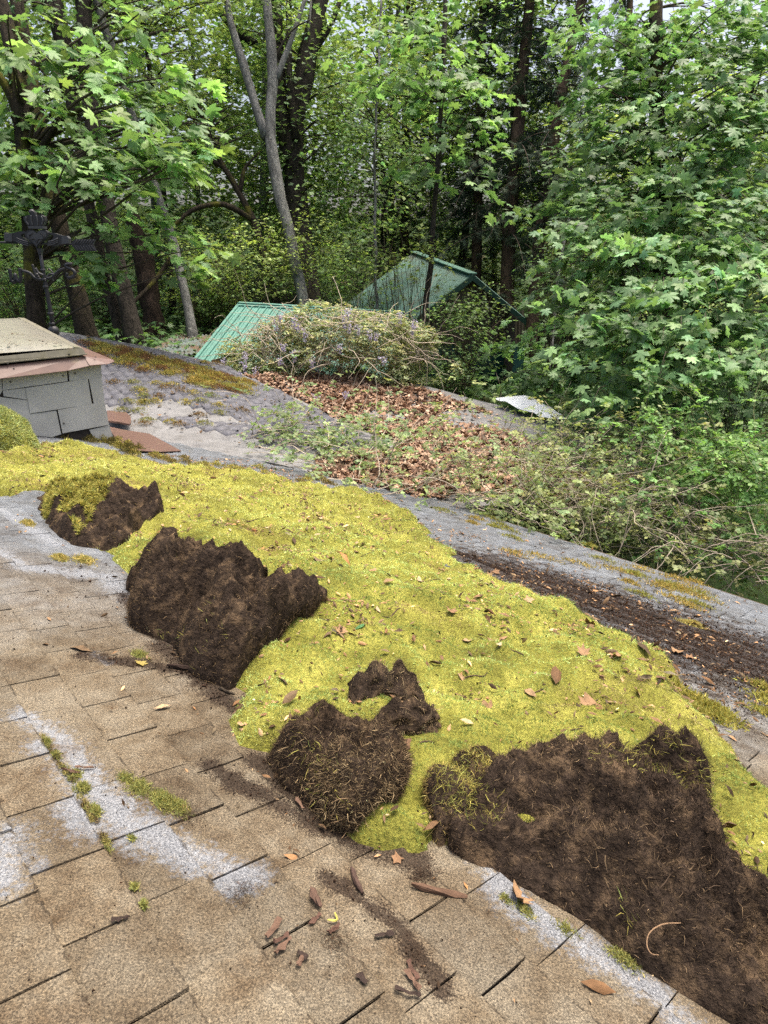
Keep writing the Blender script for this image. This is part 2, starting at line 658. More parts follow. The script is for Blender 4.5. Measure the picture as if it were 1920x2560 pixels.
def moss_mat(name):
    m, nt, out = new_mat(name); s = NT(nt)
    p = s.pos()
    f = s.noise(p, 2.2, 4, 0.6); f2 = s.noise(p, 70, 4, 0.75); f3 = s.noise(p, 8, 4, 0.6)
    c = s.ramp(s.math('MULTIPLY_ADD', f3, 0.45, s.math('MULTIPLY', f, 0.55)), [(0.36, (0.13, 0.125, 0.025)), (0.5, (0.24, 0.235, 0.045)), (0.64, (0.40, 0.38, 0.085))])
    c = s.mix(1.0, c, s.ramp(f2, [(0.3, (0.45,) * 3), (0.7, (1.35,) * 3)]), 'MULTIPLY')
    s.l(s.bsdf(c, 0.95, s.bump(f2, 1.0, 0.02), 0.1), out.inputs[0])
    return m


M['moss'] = moss_mat('moss')
M['moss_tip'] = leaf_mat('moss tips', 0.3, 0.8, 0.1, (1.1, 1.1, 0.7))
M['fibre'] = attr_mat('root fibres', 0.95, 0.08)
M['clod'] = simple_mat('peaty moss underside', (0.03, 0.021, 0.015), 0.95, 0.1, 34.0, 0.85, 1.0, dist=0.03, dirt=(0.13, 0.088, 0.052), dscale=9.0, dth=(0.48, 0.70))
M['crumb'] = attr_mat('soil crumbs', 0.95, 0.1)
M['dead'] = attr_mat('dead leaves', 0.75, 0.2, 40.0, 0.4)
M['bark_dark'] = bark_mat('dark bark', (0.012, 0.011, 0.009), (0.06, 0.051, 0.042), lich=0.68, moss=0.34)
M['bark_grey'] = bark_mat('grey bark', (0.07, 0.07, 0.066), (0.25, 0.25, 0.235), lich=0.60, moss=0.2)
M['bark_moss'] = bark_mat('mossy bark', (0.014, 0.012, 0.009), (0.06, 0.048, 0.034), lich=0.70, moss=0.50)
M['bark_red'] = bark_mat('rotten bark', (0.012, 0.009, 0.007), (0.052, 0.036, 0.027), lich=0.72, moss=0.12)
M['bark_con'] = bark_mat('conifer bark', (0.025, 0.018, 0.013), (0.11, 0.078, 0.052), lich=0.66, moss=0.25)
M['leaf'] = leaf_mat('maple leaves')
M['leaf_far'] = leaf_mat('forest leaves', 0.42)
M['needle'] = leaf_mat('needles', 0.12, 0.7, 0.2, (1, 1, 1))
M['twig'] = attr_mat('twigs', 0.85, 0.2, 30.0, 0.35)
M['green_metal'] = simple_mat('green ribbed steel', (0.07, 0.205, 0.165), 0.45, 0.5, 3.0, 0.18, 0.05, dirt=(0.09, 0.17, 0.12), dscale=1.6, dth=(0.5, 0.75))
M['dull_green'] = simple_mat('dull green corrugated steel', (0.075, 0.165, 0.13), 0.45, 0.4, 3.0, 0.25, 0.05, dirt=(0.06, 0.08, 0.05), dscale=1.4)
M['trim_green'] = simple_mat('dark green trim', (0.015, 0.05, 0.036), 0.5, 0.4, 6.0, 0.25, 0.1)
M['teal'] = simple_mat('teal paint', (0.008, 0.05, 0.05), 0.5, 0.4, 5.0, 0.25, 0.1)
M['old_wood'] = simple_mat('weathered boards', (0.16, 0.13, 0.105), 0.9, 0.15, 14.0, 0.5, 0.5, dirt=(0.06, 0.045, 0.035), dscale=3.5)
M['brown_metal'] = simple_mat('brown painted flashing', (0.115, 0.066, 0.052), 0.45, 0.4, 12.0, 0.2, 0.15, dirt=(0.17, 0.125, 0.075), dscale=4.0, dth=(0.55, 0.75))
M['alu'] = simple_mat('weathered skylight frame', (0.16, 0.148, 0.11), 0.5, 0.4, 16.0, 0.2, 0.1, dirt=(0.13, 0.12, 0.07), dscale=5.0)
M['acrylic'] = simple_mat('cloudy acrylic pane', (0.235, 0.225, 0.185), 0.2, 0.5, 5.0, 0.12, 0.03, dirt=(0.21, 0.19, 0.125), dscale=2.2, dth=(0.52, 0.75))
M['iron'] = simple_mat('black cast iron', (0.022, 0.022, 0.024), 0.5, 0.4, 60.0, 0.3, 0.3)
M['iron_relief'] = simple_mat('worn cast iron relief', (0.05, 0.052, 0.055), 0.55, 0.4, 60.0, 0.4, 0.3)
M['screw'] = simple_mat('screw head', (0.06, 0.055, 0.05), 0.4, 0.5)
M['tarp'] = simple_mat('pale plastic sheet', (0.60, 0.63, 0.66), 0.4, 0.4, 4.0, 0.08, 0.1)
M['wall'] = simple_mat('brown house boards', (0.075, 0.055, 0.035), 0.85, 0.2, 12.0, 0.4, 0.4)


def curb_shingle_mat():
    m, nt, out = new_mat('grey curb shingle'); s = NT(nt)
    p = s.pos()
    f = s.noise(p, 140, 3, 0.7); g = s.noise(p, 2.5, 4, 0.6)
    c = s.ramp(g, [(0.3, (0.33, 0.33, 0.305)), (0.7, (0.43, 0.43, 0.40))])
    c = s.mix(1.0, c, s.ramp(f, [(0.3, (0.75,) * 3), (0.7, (1.25,) * 3)]), 'MULTIPLY')
    s.l(s.bsdf(c, 0.95, s.bump(f, 0.6, 0.006), 0.1), out.inputs[0])
    return m


M['curb_shingle'] = curb_shingle_mat()


def ground_mat():
    m, nt, out = new_mat('forest floor'); s = NT(nt)
    p = s.pos()
    f = s.noise(p, 0.5, 5, 0.65); g = s.noise(p, 14, 5, 0.75)
    c = s.ramp(f, [(0.42, (0.02, 0.042, 0.011)), (0.58, (0.03, 0.045, 0.014)), (0.70, (0.06, 0.04, 0.022))])
    c = s.mix(1.0, c, s.ramp(g, [(0.3, (0.45,) * 3), (0.7, (1.5,) * 3)]), 'MULTIPLY')
    s.l(s.bsdf(c, 0.95, s.bump(g, 0.9, 0.08), 0.1), out.inputs[0])
    return m


M['ground'] = ground_mat()


# ------------------------------------------------------------------ ground
def ground_z(x, y):
    x = np.asarray(x, float); y = np.asarray(y, float)
    z = 0.7 + 2.3 * smoothstep(y, 9, 20) + 1.5 * smoothstep(-x, 0, 9) * smoothstep(y, 11, 18)
    z = z + 1.2 * smoothstep(y, 24, 40) + 9.0 * smoothstep(y, 48, 95)
    return z


gx = np.concatenate([np.linspace(-160, -40, 20), np.linspace(-38, 38, 60), np.linspace(40, 160, 20)])
gy = np.concatenate([np.linspace(-80, -8, 12), np.linspace(-6, 60, 80), np.linspace(62, 200, 36)])
GXY = np.stack(np.meshgrid(gx, gy), -1).reshape(-1, 2)
gz = ground_z(GXY[:, 0], GXY[:, 1]) + 0.12 * fbm(GXY, 0.35, 3) * smoothstep(np.abs(GXY[:, 1] - 4), 4, 9)
nx_, ny_ = len(gx), len(gy)
gi = np.arange(nx_ * ny_).reshape(ny_, nx_)
GF = np.stack([gi[:-1, :-1], gi[:-1, 1:], gi[1:, 1:], gi[1:, :-1]], -1).reshape(-1, 4)
ground = build('ground', np.column_stack([GXY, gz]), GF, M['ground'], None, None, True, 'structure')
ground['label'] = 'leafy forest floor rising behind the house'


# ================================================================== THE HOUSE
house = thing('house', rp(1, 5.5) * np.array([1, 1, 0]) + np.array([0, 0, 0.7]), 'low house under weathered grey asphalt shingle roofs, moss and fallen leaves on them', 'house')

MOSS = [(0, 1000), (60, 975), (150, 968), (230, 982), (300, 1000), (360, 1012), (420, 1014), (480, 1022), (560, 1036), (640, 1055), (700, 1064), (760, 1074), (820, 1090), (880, 1115), (915, 1140),
        (955, 1185), (1010, 1236), (1060, 1266), (1120, 1286), (1200, 1316), (1290, 1355), (1350, 1390), (1400, 1425), (1440, 1462), (1452, 1500), (1490, 1548),
        (1550, 1590), (1610, 1650), (1690, 1720), (1800, 1800), (2000, 2050), (2000, 2300), (1800, 2260), (1560, 2110), (1400, 2020), (1250, 1930), (1120, 1880), (1010, 1848),
        (960, 1842), (870, 1850), (770, 1818), (700, 1770), (640, 1700), (590, 1650), (530, 1610), (508, 1560), (512, 1515), (530, 1490), (470, 1440), (420, 1400), (350, 1330), (310, 1270),
        (270, 1205), (200, 1185), (150, 1165), (120, 1120), (85, 1070), (60, 1062), (0, 1078), (-150, 1085), (-150, 1000)]
moss_poly = poly_roof(MOSS)

# ---- main roof, near plane
deck_uv = np.array([(-1.6, -2.6), (-1.6, 5.40), (4.75, 5.40), (9.6, 2.35), (9.6, -2.6)])
deck = MB().slab([rp(u, v, -0.014) for u, v in deck_uv][::-1], -0.10 * RN)
main_roof = deck.build('main_roof', M['felt'], house)
main_roof['label'] = 'shingled roof plane half covered by moss'
# drip edge and fascia along the eave, rolled rake edge
MB().box((rp(-1.6, 5.415, -0.06) + rp(4.75, 5.415, -0.06)) / 2, RE * D * 6.35 / 2, SH * 0.012, np.array([0, 0, 0.07])).build('fascia', M['wall'], house)

TW, TC = 0.19 * D, 0.139 * D                                  # tab width, exposure


def tab_mesh(k, w=TW):
    gp = (0.0042, 0.0034, 0.0028, 0.0045, 0.0003, -0.001)[k]
    r = np.random.default_rng(100 + k)
    nx = 6
    V, F = [], []
    xs = np.linspace(-w / 2 + gp, w / 2 - gp, nx)
    lift = r.uniform(0, 0.006)
    for j, (yy, top, bot) in enumerate(((-TC * 0.08, 0.003, -0.003), (TC * 0.6, 0.009, 0.002), (TC, 0.0125, 0.003))):
        for i, x in enumerate(xs):
            e = r.normal(0, 0.0018) if j == 2 else 0
            cl = (lift * (abs(i - (nx - 1) / 2) / (nx / 2)) ** 2 + r.normal(0, 0.0007)) if j == 2 else 0
            V += [(x + r.normal(0, 0.0008), yy + e, top + cl), (x, yy + e, bot + cl)]
    idx = lambda j, i, b: (j * nx + i) * 2 + b
    for j in range(2):
        for i in range(nx - 1):
            F.append([idx(j, i, 0), idx(j, i + 1, 0), idx(j + 1, i + 1, 0), idx(j + 1, i, 0)])
        for i in (0, nx - 1):
            F.append([idx(j, i, 0), idx(j + 1, i, 0), idx(j + 1, i, 1), idx(j, i, 1)])
    for i in range(nx - 1):
        F.append([idx(2, i, 0), idx(2, i + 1, 0), idx(2, i + 1, 1), idx(2, i, 1)])
    return V, F


tabs = [tab_mesh(k) for k in range(6)]
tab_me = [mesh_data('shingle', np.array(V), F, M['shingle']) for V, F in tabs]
seeds = {-3: .845, -2: .905, -1: .77, 0: .981, 1: 1.16, 2: .548, 3: .682, 4: .475}
cells = []
for c in range(-22, 36):
    v0 = 0.503 + 0.139 * c                                    # upper line of this course
    vm = v0 + 0.0695
    if vm > 5.36:
        continue
    u0 = seeds.get(c, 0.17 * ((c * 7) % 5) / 3 + (0.095 if c % 2 else 0))
    for k in range(-12, 60):
        uc = u0 + 0.19 * (k + 0.5)
        lim = 4.75 + (5.40 - vm) * (9.6 - 4.75) / (5.40 - 2.35)
        if uc < -1.5 or uc > min(9.5, lim):
            continue
        p = rp(uc, vm)
        cells.append((uc, vm, np.linalg.norm(p - CAM), p))
cu = np.array([(c[0] * D, c[1] * D) for c in cells])
deep = inside(cu, moss_poly) & (edge_dist(cu, moss_poly) > 0.22)


def in_view(p, m=60):
    q = p - CAM
    f_ = q[1] * CP - q[2] * SP
    if f_ <= 0.1:
        return False
    x = CX + FPX * q[0] / f_; y = CY - FPX * (q[2] * CP + q[1] * SP) / f_
    return -m < x < 1920 + m and -m < y < 2560 + m


vis = [i for i in range(len(cells)) if not deep[i] and in_view(cells[i][3])]
vis.sort(key=lambda i: cells[i][2])
ROT = np.column_stack([RE, RS, RN])
if np.linalg.det(ROT) < 0:
    ROT = np.column_stack([-RE, RS, RN])
from mathutils import Matrix
far_sh = MB()
near_set = set(vis[:290])
for i in range(len(cells)):
    if deep[i]:
        continue
    uc, vm, dd, p = cells[i]
    v0 = vm - 0.0695
    org = rp(uc, v0, 0.002 + random.uniform(0, 0.0015))
    k = random.randrange(6)
    if i in near_set:
        o = bpy.data.objects.new('shingle', tab_me[k])
        mt = Matrix.Identity(4)
        a = random.gauss(0, 0.006)
        Rz = np.array([[math.cos(a), -math.sin(a), 0], [math.sin(a), math.cos(a), 0], [0, 0, 1]])
        A = ROT @ Rz
        for r_ in range(3):
            for c_ in range(3):
                mt[r_][c_] = A[r_, c_]
            mt[r_][3] = org[r_]
        COL.objects.link(o)
        o.parent = main_roof
        o.matrix_basis = mt
    else:
        V, F = tabs[k]
        far_sh.add((ROT @ np.array(V).T).T + org, F)
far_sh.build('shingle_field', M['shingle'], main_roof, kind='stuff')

def resample2(P, n):
    s = np.r_[0, np.cumsum(np.linalg.norm(np.diff(P, axis=0), axis=1))]
    t = np.linspace(0, s[-1], n)
    Q = np.column_stack([np.interp(t, s, P[:, k]) for k in range(2)])
    for _ in range(4):
        Q[1:-1] = (Q[:-2] + 2 * Q[1:-1] + Q[2:]) / 4
    return Q


# walls under the eave
wl_ = MB()
wa, wb_ = rp(-1.4, 5.15), rp(4.7, 5.15)
ctr = (wa + wb_) / 2
wl_.box(np.array([ctr[0], ctr[1], (ctr[2] - 0.35 + 0.5) / 2]), (wb_ - wa) / 2, SH * 0.06, np.array([0, 0, (ctr[2] - 0.35 - 0.5) / 2]))
wl_.build('wall', M['wall'], house)

# ---- wing roof behind the valley (surface fitted through points of the place)
ctl = []
for x, y in [(1130, 1262), (930, 1218), (700, 1160), (520, 1112), (330, 1062), (150, 1020)]:
    u, v = px_roof(x, y); ctl.append(rp(u, v, -0.01))
for x, y, t in [(0, 838, 11.0), (190, 848, 11.4), (400, 890, 11.8), (620, 945, 12.0), (850, 968, 12.6), (1050, 958, 13.4), (1240, 1010, 12.4), (1400, 1060, 11.0),
                (1560, 1125, 9.4), (1720, 1215, 8.0), (1400, 1270, 7.6), (1250, 1266, 7.35), (700, 1052, 10.3), (900, 1090, 10.0), (1150, 1110, 9.7), (1300, 1160, 8.8), (450, 985, 10.4)]:
    ctl.append(at(x, y, t * D))
ctl = np.array(ctl)


def tps_fit(P, z, lam=0.004):
    n = len(P)
    d = np.linalg.norm(P[:, None] - P[None], axis=2)
    K = np.where(d > 0, d * d * np.log(d + 1e-12), 0) + lam * np.eye(n) * n
    A = np.column_stack([np.ones(n), P])
    L = np.block([[K, A], [A.T, np.zeros((3, 3))]])
    w = np.linalg.solve(L, np.concatenate([z, np.zeros(3)]))
    return P, w


TPS = tps_fit(ctl[:, :2], ctl[:, 2])


def wing_z(Q):
    Q = np.atleast_2d(np.asarray(Q, float))
    P, w = TPS
    out = np.zeros(len(Q))
    for s0 in range(0, len(Q), 20000):
        q = Q[s0:s0 + 20000]
        d = np.linalg.norm(q[:, None] - P[None], axis=2)
        out[s0:s0 + 20000] = np.where(d > 0, d * d * np.log(d + 1e-12), 0) @ w[:-3] + w[-3] + q @ w[-2:]
    return out


def px_wing(x, y, off=0.0):
    """where a sight line meets the wing roof"""
    r = ray(x, y)
    ts = np.linspace(6, 22, 320)
    P = CAM + ts[:, None] * r
    g = P[:, 2] - wing_z(P[:, :2]) - off
    k = np.where((g[:-1] > 0) & (g[1:] <= 0))[0]
    if len(k) == 0:
        i = int(np.argmin(np.abs(g))); return P[i]
    i = k[0]; f = g[i] / (g[i] - g[i + 1])
    return P[i] + (P[i + 1] - P[i]) * f


def wing_poly(pts):
    out = []
    for p in pts:
        q = at(p[0], p[1], p[2] * D) if len(p) > 2 else px_wing(p[0], p[1])
        out.append(q[:2])
    return np.array(out)


W_OUT = [(-60, 838, 11.0), (190, 848, 11.4), (400, 890, 11.8), (620, 945, 12.0), (850, 968, 12.6), (1050, 958, 13.4), (1240, 1010, 12.4), (1400, 1060, 11.0), (1560, 1125, 9.4), (1720, 1215, 8.0),
         (1560, 1262, 7.85), (1400, 1262, 7.7), (1250, 1258, 7.45), (1130, 1275, 7.05), (930, 1270, 7.3), (700, 1200, 8.0), (520, 1150, 8.3), (300, 1100, 8.0), (-60, 1060, 7.6)]
w_poly = wing_poly(W_OUT)


def surface(name, poly, zf, step, mat, parent, thick=0.12, smooth=True):
    vo, tri, bd = cdt_patch(poly, step)
    z = zf(vo)
    V = np.column_stack([vo, z])
    bz = zf(bd)
    n0 = len(V); nb = len(bd)
    V = np.vstack([V, np.column_stack([bd, bz]), np.column_stack([bd, bz - thick])])
    F = tri.tolist()
    for i in range(nb):
        j = (i + 1) % nb
        F.append([n0 + i, n0 + j, n0 + nb + j, n0 + nb + i])
    o = build(name, V, F, mat, parent, None, smooth)
    return o


wing = surface('wing_roof', w_poly, lambda q: wing_z(q) + 0.02 * fbm(q, 0.8, 2), 0.22, M['rolled'], house, 0.05)
wing['label'] = 'lower wing roof of pale rolled roofing under leaf litter'

Q_OUT = [(-60, 838, 11.0), (190, 848, 11.4), (400, 890, 11.8), (560, 925), (603, 952), (680, 985), (736, 1012), (810, 1045), (886, 1072), (960, 1108), (900, 1140), (760, 1140), (640, 1125), (520, 1100), (330, 1052), (150, 1015), (-60, 1000)]
q_poly = wing_poly(Q_OUT)
QOFF = 0.13


def q_z(q):
    d = edge_dist(np.atleast_2d(q), q_poly[8:15])
    return wing_z(q) + QOFF * smoothstep(d, 0, 1.2) + 0.012 + 0.03 * fbm(np.atleast_2d(q), 0.6, 2)


upper = surface('upper_roof', q_poly, q_z, 0.2, M['rolled'], house, 0.14)
upper['label'] = 'rounded upper roof field of dark grey shingles with scattered moss'
# its shingles, in courses
qs = MB()
e2, s2 = EH[:2], SH[:2]
o2 = FOOT[:2]
qq = (q_poly - o2)
ul, uh = (qq @ e2).min(), (qq @ e2).max(); vl, vh = (qq @ s2).min(), (qq @ s2).max()
CW, TW2 = 0.185, 0.25
cs, us = [], []
for c in range(int((vh - vl) / CW) + 1):
    for k in range(int((uh - ul) / TW2) + 1):
        us.append((ul + (k + 0.5 * (c % 2)) * TW2 + random.gauss(0, .015), vl + c * CW))
us = np.array(us)
cxy = o2 + us[:, :1] * e2 + us[:, 1:] * s2
kp = inside(cxy, q_poly) & (edge_dist(cxy, q_poly) > 0.14)
# bare rolled roofing shows where the tabs have gone, along the valley
bare = edge_dist(cxy, q_poly[9:16]) < 0.12 + 0.3 * fbm(cxy, 0.7, 2)
us = us[kp & ~bare]
g_ = 0.0045
gq = np.where(rng.random(len(us)) < .6, .0065, -.001)[:, None]
offs = [(-TW2 / 2 + gq, 0), (TW2 / 2 - gq, 0), (TW2 / 2 - gq, CW + .03), (-TW2 / 2 + gq, CW + .03)]
cor = []
for du, dv in offs:
    xy = o2 + (us[:, :1] + du) * e2 + (us[:, 1:] + dv) * s2
    cor.append(np.column_stack([xy, q_z(xy) + (0.003 if dv == 0 else 0.013)]))
cor = np.stack(cor, 1)
low = cor.copy(); low[:, :, 2] -= 0.008
n = len(us)
VV = np.concatenate([cor, low], 1).reshape(-1, 3)
fb = np.array([[0, 1, 2, 3], [0, 4, 5, 1], [1, 5, 6, 2], [2, 6, 7, 3], [3, 7, 4, 0]])
FF = (fb[None] + (np.arange(n) * 8)[:, None, None]).reshape(-1, 4)
build('shingle_field', VV, FF, M['far_shingle'], upper, None, False, 'stuff')

# ================================================================== SKYLIGHT
def solve_back(fx, fy, ft, bx, by):
    """front point on the roof edge, find (L,h) so that F+L*EH+h*z is seen at bx,by"""
    F = at(fx, fy, ft)
    r = ray(bx, by)
    # F + L*EH + h*z = CAM + t*r
    A = np.column_stack([EH, [0, 0, 1], -r])
    L, h, t = np.linalg.solve(A, CAM - F)
    return F, L, h


SKT = 6.95 * D
# front face: plane through the front right corner, spanned by SH and z
cr_u, cr_v = px_roof(276, 1108)
corner = rp(cr_u, cr_v)


def on_front(x, y, off=0.0):
    r = ray(x, y)
    nrm_ = -EH
    t = ((corner + nrm_ * off - CAM) @ nrm_) / (r @ nrm_)
    return CAM + r * t


sky = thing('skylight', corner, 'box skylight on a shingle clad curb with a cloudy acrylic lid and brown flashing', 'skylight')
Z = np.array([0, 0, 1.0])
tr = on_front(250, 905)                       # top right of the curb
LEFT = -2.0                                   # curb runs out of the picture
DEPTH = None
Ff = on_front(205, 872, 0.10)
nF, Lb, hb = Ff, 0, 0
A_ = np.column_stack([EH, Z, -ray(24, 778)])
Lb, hb, _t = np.linalg.solve(A_, CAM - Ff)
slope = hb / Lb
WID = 1.9
back = min(Lb, 2.6)
topz = tr[2]


def sk_pt(a, b, z):
    """a metres left of the front right corner, b metres behind the front, z absolute"""
    q = corner - SH * a + EH * b
    return np.array([q[0], q[1], z])


# curb core (front face + sides), its foot sunk in the roof
cur = MB()
ft, bt = topz - 0.02, topz - 0.02 + slope * back
P8 = []
for a in (0.0, WID):
    for b, zt in ((0.0, ft), (back, bt)):
        base = sk_pt(a, b, 0)
        zr = FOOT[2] - ((base - FOOT)[:2] @ RN[:2]) / RN[2]
        P8 += [np.array([base[0], base[1], zr - 0.05]), sk_pt(a, b, zt)]
cur.add(P8, [[0, 1, 5, 4], [4, 5, 7, 6], [6, 7, 3, 2], [2, 3, 1, 0], [1, 3, 7, 5]])
curb = cur.build('curb', M['felt'], sky)


def clad(pts, thick=0.012, off=0.01):
    top = [on_front(x, y, off + thick) for x, y in pts]
    MB().slab(top, EH * thick).build('shingle', M['curb_shingle'], curb)


Zc = lambda X, Y: (X / 3.318, 760 + Y / 3.318)            # the enlarged view of the curb
for k, pl in enumerate([
        [(28, 715), (562, 640), (553, 540), (20, 610)],
        [(577, 640), (843, 612), (838, 505), (566, 535)],
        [(-300, 790), (0, 752), (22, 715), (15, 600), (-300, 640)],
        [(252, 908), (762, 832), (728, 622), (210, 697)],
        [(779, 826), (868, 808), (843, 612), (738, 624)],
        [(30, 765), (228, 795), (208, 697), (24, 718)],
        [(-300, 1060), (-5, 1085), (236, 1086), (430, 1105), (508, 1080), (468, 884), (256, 912), (230, 800), (0, 772), (-300, 800)],
        [(520, 1073), (904, 1002), (868, 810), (480, 880)],
        [(740, 1045), (906, 1006), (950, 1135), (860, 1165), (790, 1130)]]):
    clad([Zc(*q) for q in pl], 0.010, 0.006 + 0.011 * (k in (3, 0, 7)) + 0.005 * (k in (1, 4)))
for q in [(88, 645), (522, 596), (622, 573), (528, 988)]:
    c = on_front(*Zc(*q), 0.026)
    MB().tube([c - EH * 0.01 + EH * 0, c + EH * 0.012], 0.012, 10).build('nail', M['screw'], curb)

# brown flashing skirt: front apron and right-hand apron with a rounded lap
def fl(name, pts, off, thick=0.006, mat='brown_metal'):
    return MB().slab([on_front(x, y, o) for (x, y), o in zip(pts, off)], -Z * thick).build(name, M[mat], sky)


fl('front_flashing', [Zc(-400, 560), Zc(690, 433), Zc(740, 512), Zc(560, 552), Zc(330, 580), Zc(0, 618), Zc(-400, 670)], [0.06, 0.06, 0.16, 0.16, 0.165, 0.17, 0.17])
# right apron follows the sloping top backwards
e0 = on_front(*Zc(690, 430), 0.06)
e1 = on_front(*Zc(745, 512), 0.17)
e2_, e3 = on_front(*Zc(905, 497), 0.14), on_front(*Zc(952, 477), 0.09)
e4 = on_front(*Zc(940, 462), 0.03)
bk = EH * (back + 0.1) + Z * slope * (back + 0.1)
MB().slab([e0 + Z * .004, e1 + Z * .004, e2_ + Z * .004, e3 + Z * .004, e4 + Z * .004, e4 + bk * .5 - Z * .05, e4 + bk - SH * 0.1 - Z * .04, e0 + bk], -Z * 0.006).build('side_flashing', M['brown_metal'], sky)

# frame: front lip, right rail, and the cloudy pane
f0 = on_front(*Zc(-400, 535), 0.06); f1 = on_front(*Zc(718, 420), 0.075)
f2 = on_front(*Zc(680, 362), 0.05); f3 = on_front(*Zc(-400, 478), 0.05)
MB().slab([f0, f1, f2, f3][::-1], EH * 0.03).build('frame_lip', M['alu'], sky)
lip = MB(); lip.slab([on_front(*Zc(-400, 525), .085), on_front(*Zc(722, 412), .10), on_front(*Zc(722, 420), .10), on_front(*Zc(-400, 536), .085)], EH * 0.03)
lip.build('lip_edge', M['alu'], sky)
bk2 = EH * back + Z * slope * back
rl = unit(bk2)
MB().slab([f2, f2 + bk2, f2 + bk2 - SH * 0.10 + Z * 0.015, f2 - SH * 0.10 + Z * 0.015], -Z * 0.03).build('side_rail', M['alu'], sky)
# softly domed pane
nu, nv = 14, 14
pv, pf = [], []
pA = f3 + Z * 0.0; pB = f2 - SH * 0.06
pA = f2 - SH * (WID + 0.1)
for i in range(nu):
    for j in range(nv):
        a, b = i / (nu - 1), j / (nv - 1)
        q = pB * (1 - a) + pA * a + bk2 * b
        d = min(1.0, 5 * min(a, 1 - a, b, 1 - b))
        pv.append(q + Z * (0.004 + 0.05 * d * (2 - d)))
for i in range(nu - 1):
    for j in range(nv - 1):
        pf.append([i * nv + j, i * nv + j + 1, (i + 1) * nv + j + 1, (i + 1) * nv + j])
pane = build('pane', pv, pf, M['acrylic'], sky, None, True)
nd = 240
aa, bb = rng.random(nd) ** .8 * .7, rng.random(nd) ** 2 * .35 + .03
dq = np.array([pB * (1 - a) + pA * a + bk2 * b + Z * .058 for a, b in zip(aa, bb)])
dl = Leaves(); dl.add(DIAMOND, dq, np.tile(np.cross(rl, SH) * (1 if np.cross(rl, SH)[2] > 0 else -1), (nd, 1)) + rng.normal(0, .2, (nd, 3)), rng.normal(0, 1, (nd, 3)), rng.lognormal(-4.1, .5, nd), rcol((0.09, 0.06, 0.04), nd, .4))
dl.build('fallen_specks', M['dead'], pane, 'stuff')
for q in [(576, 418), (65, 492)]:
    c = on_front(*Zc(*q), 0.095)
    MB().tube([c, c + EH * 0.03], 0.011, 10).build('screw', M['screw'], sky)
for q in [(790, 443), (115, 540)]:
    c = on_front(*Zc(*q), 0.10) + Z * 0.012
    MB().tube([c - Z * 0.012, c], 0.010, 8).build('screw', M['screw'], sky)

# loose brown sheets on the roof beside the curb
def roofpt(x, y, h=0.0):
    u, v = px_roof(x, y, h); return rp(u, v, h)


fa = [Zc(880, 820), Zc(960, 850), Zc(1040, 890), Zc(1085, 935), Zc(1088, 985), Zc(1075, 996), Zc(985, 978), Zc(895, 968)]
hh = [.16, .17, .17, .15, .10, .09, .10, .11]
MB().slab([roofpt(x, y, h) for (x, y), h in zip(fa, hh)], -0.03 * RN).build('rolled_flashing', M['brown_metal'], sky)
fb_ = [Zc(900, 1015), Zc(1010, 1040), Zc(1240, 1075), Zc(1505, 1218), Zc(1300, 1226), Zc(1120, 1212), Zc(960, 1120), Zc(925, 1060)]
hh = [.06, .06, .05, .03, .045, .045, .05, .06]
MB().slab([roofpt(x, y, h) for (x, y), h in zip(fb_, hh)], -0.008 * RN).build('base_flashing', M['brown_metal'], sky)

# ================================================================== WEATHER VANE
VT = 12.3                                     # metres out, past the skylight
vz = lambda X, Y: (X / 5.53, 520 + Y / 5.53)
vbase = at(*vz(745, 1700), VT)
vane = thing('weather_vane', vbase, 'black iron weather vane with crowned heart held by two hands above compass letters', 'weather vane')
VX = np.array([1.0, 0, 0]); VN = np.array([0, -1.0, 0])


def vp(X, Y, off=0.0):
    x, y = vz(X, Y); r = ray(x, y)
    t = (vbase[1] - off - CAM[1]) / r[1]
    return CAM + r * t


def plate(name, pts, th=0.05, off=0.0, mat='iron', par=None):
    return MB().slab([vp(X, Y, off + th / 2) for X, Y in pts][::-1], np.array([0, th, 0])).build(name, M[mat], par or vane)


def rod(name, pts, r=0.02, off=0.0, sides=8, mat='iron', par=None):
    # smooth the control points
    P = np.array(pts, float)
    tt = np.linspace(0, len(P) - 1, (len(P) - 1) * 5 + 1)
    Q = np.column_stack([np.interp(tt, np.arange(len(P)), P[:, k]) for k in range(2)])
    for _ in range(3):
        Q[1:-1] = (Q[:-2] + 2 * Q[1:-1] + Q[2:]) / 4
    return MB().tube([vp(X, Y, off) for X, Y in Q], r, sides).build(name, M[mat], par or vane, True)


pole = MB().tube([vp(555, 600), vp(600, 880), vp(640, 1100), vp(700, 1440), vp(745, 1690)], [.028, .032, .035, .038, .042], 12).build('pole', M['iron'], vane, True)
for (X, Y, r_) in [(632, 1090, .046), (592, 860, .044), (612, 990, .055), (703, 1460, .055), (722, 1600, .05)]:
    a = vp(X, Y); MB().tube([a - Z * .025, a + Z * .025], r_, 14).build('collar', M['iron'], vane, True)
# ball mount
bm = MB(); th = np.linspace(0, math.pi, 9)
bm.tube([vbase + Z * (-0.10 * math.cos(t)) for t in th], [max(.004, .10 * math.sin(t)) for t in th], 14)
bm.build('ball_mount', M['iron'], vane, True)
MB().tube([vbase - Z * 0.45, vbase - Z * .05], .05, 10).build('mount_post', M['iron'], vane)
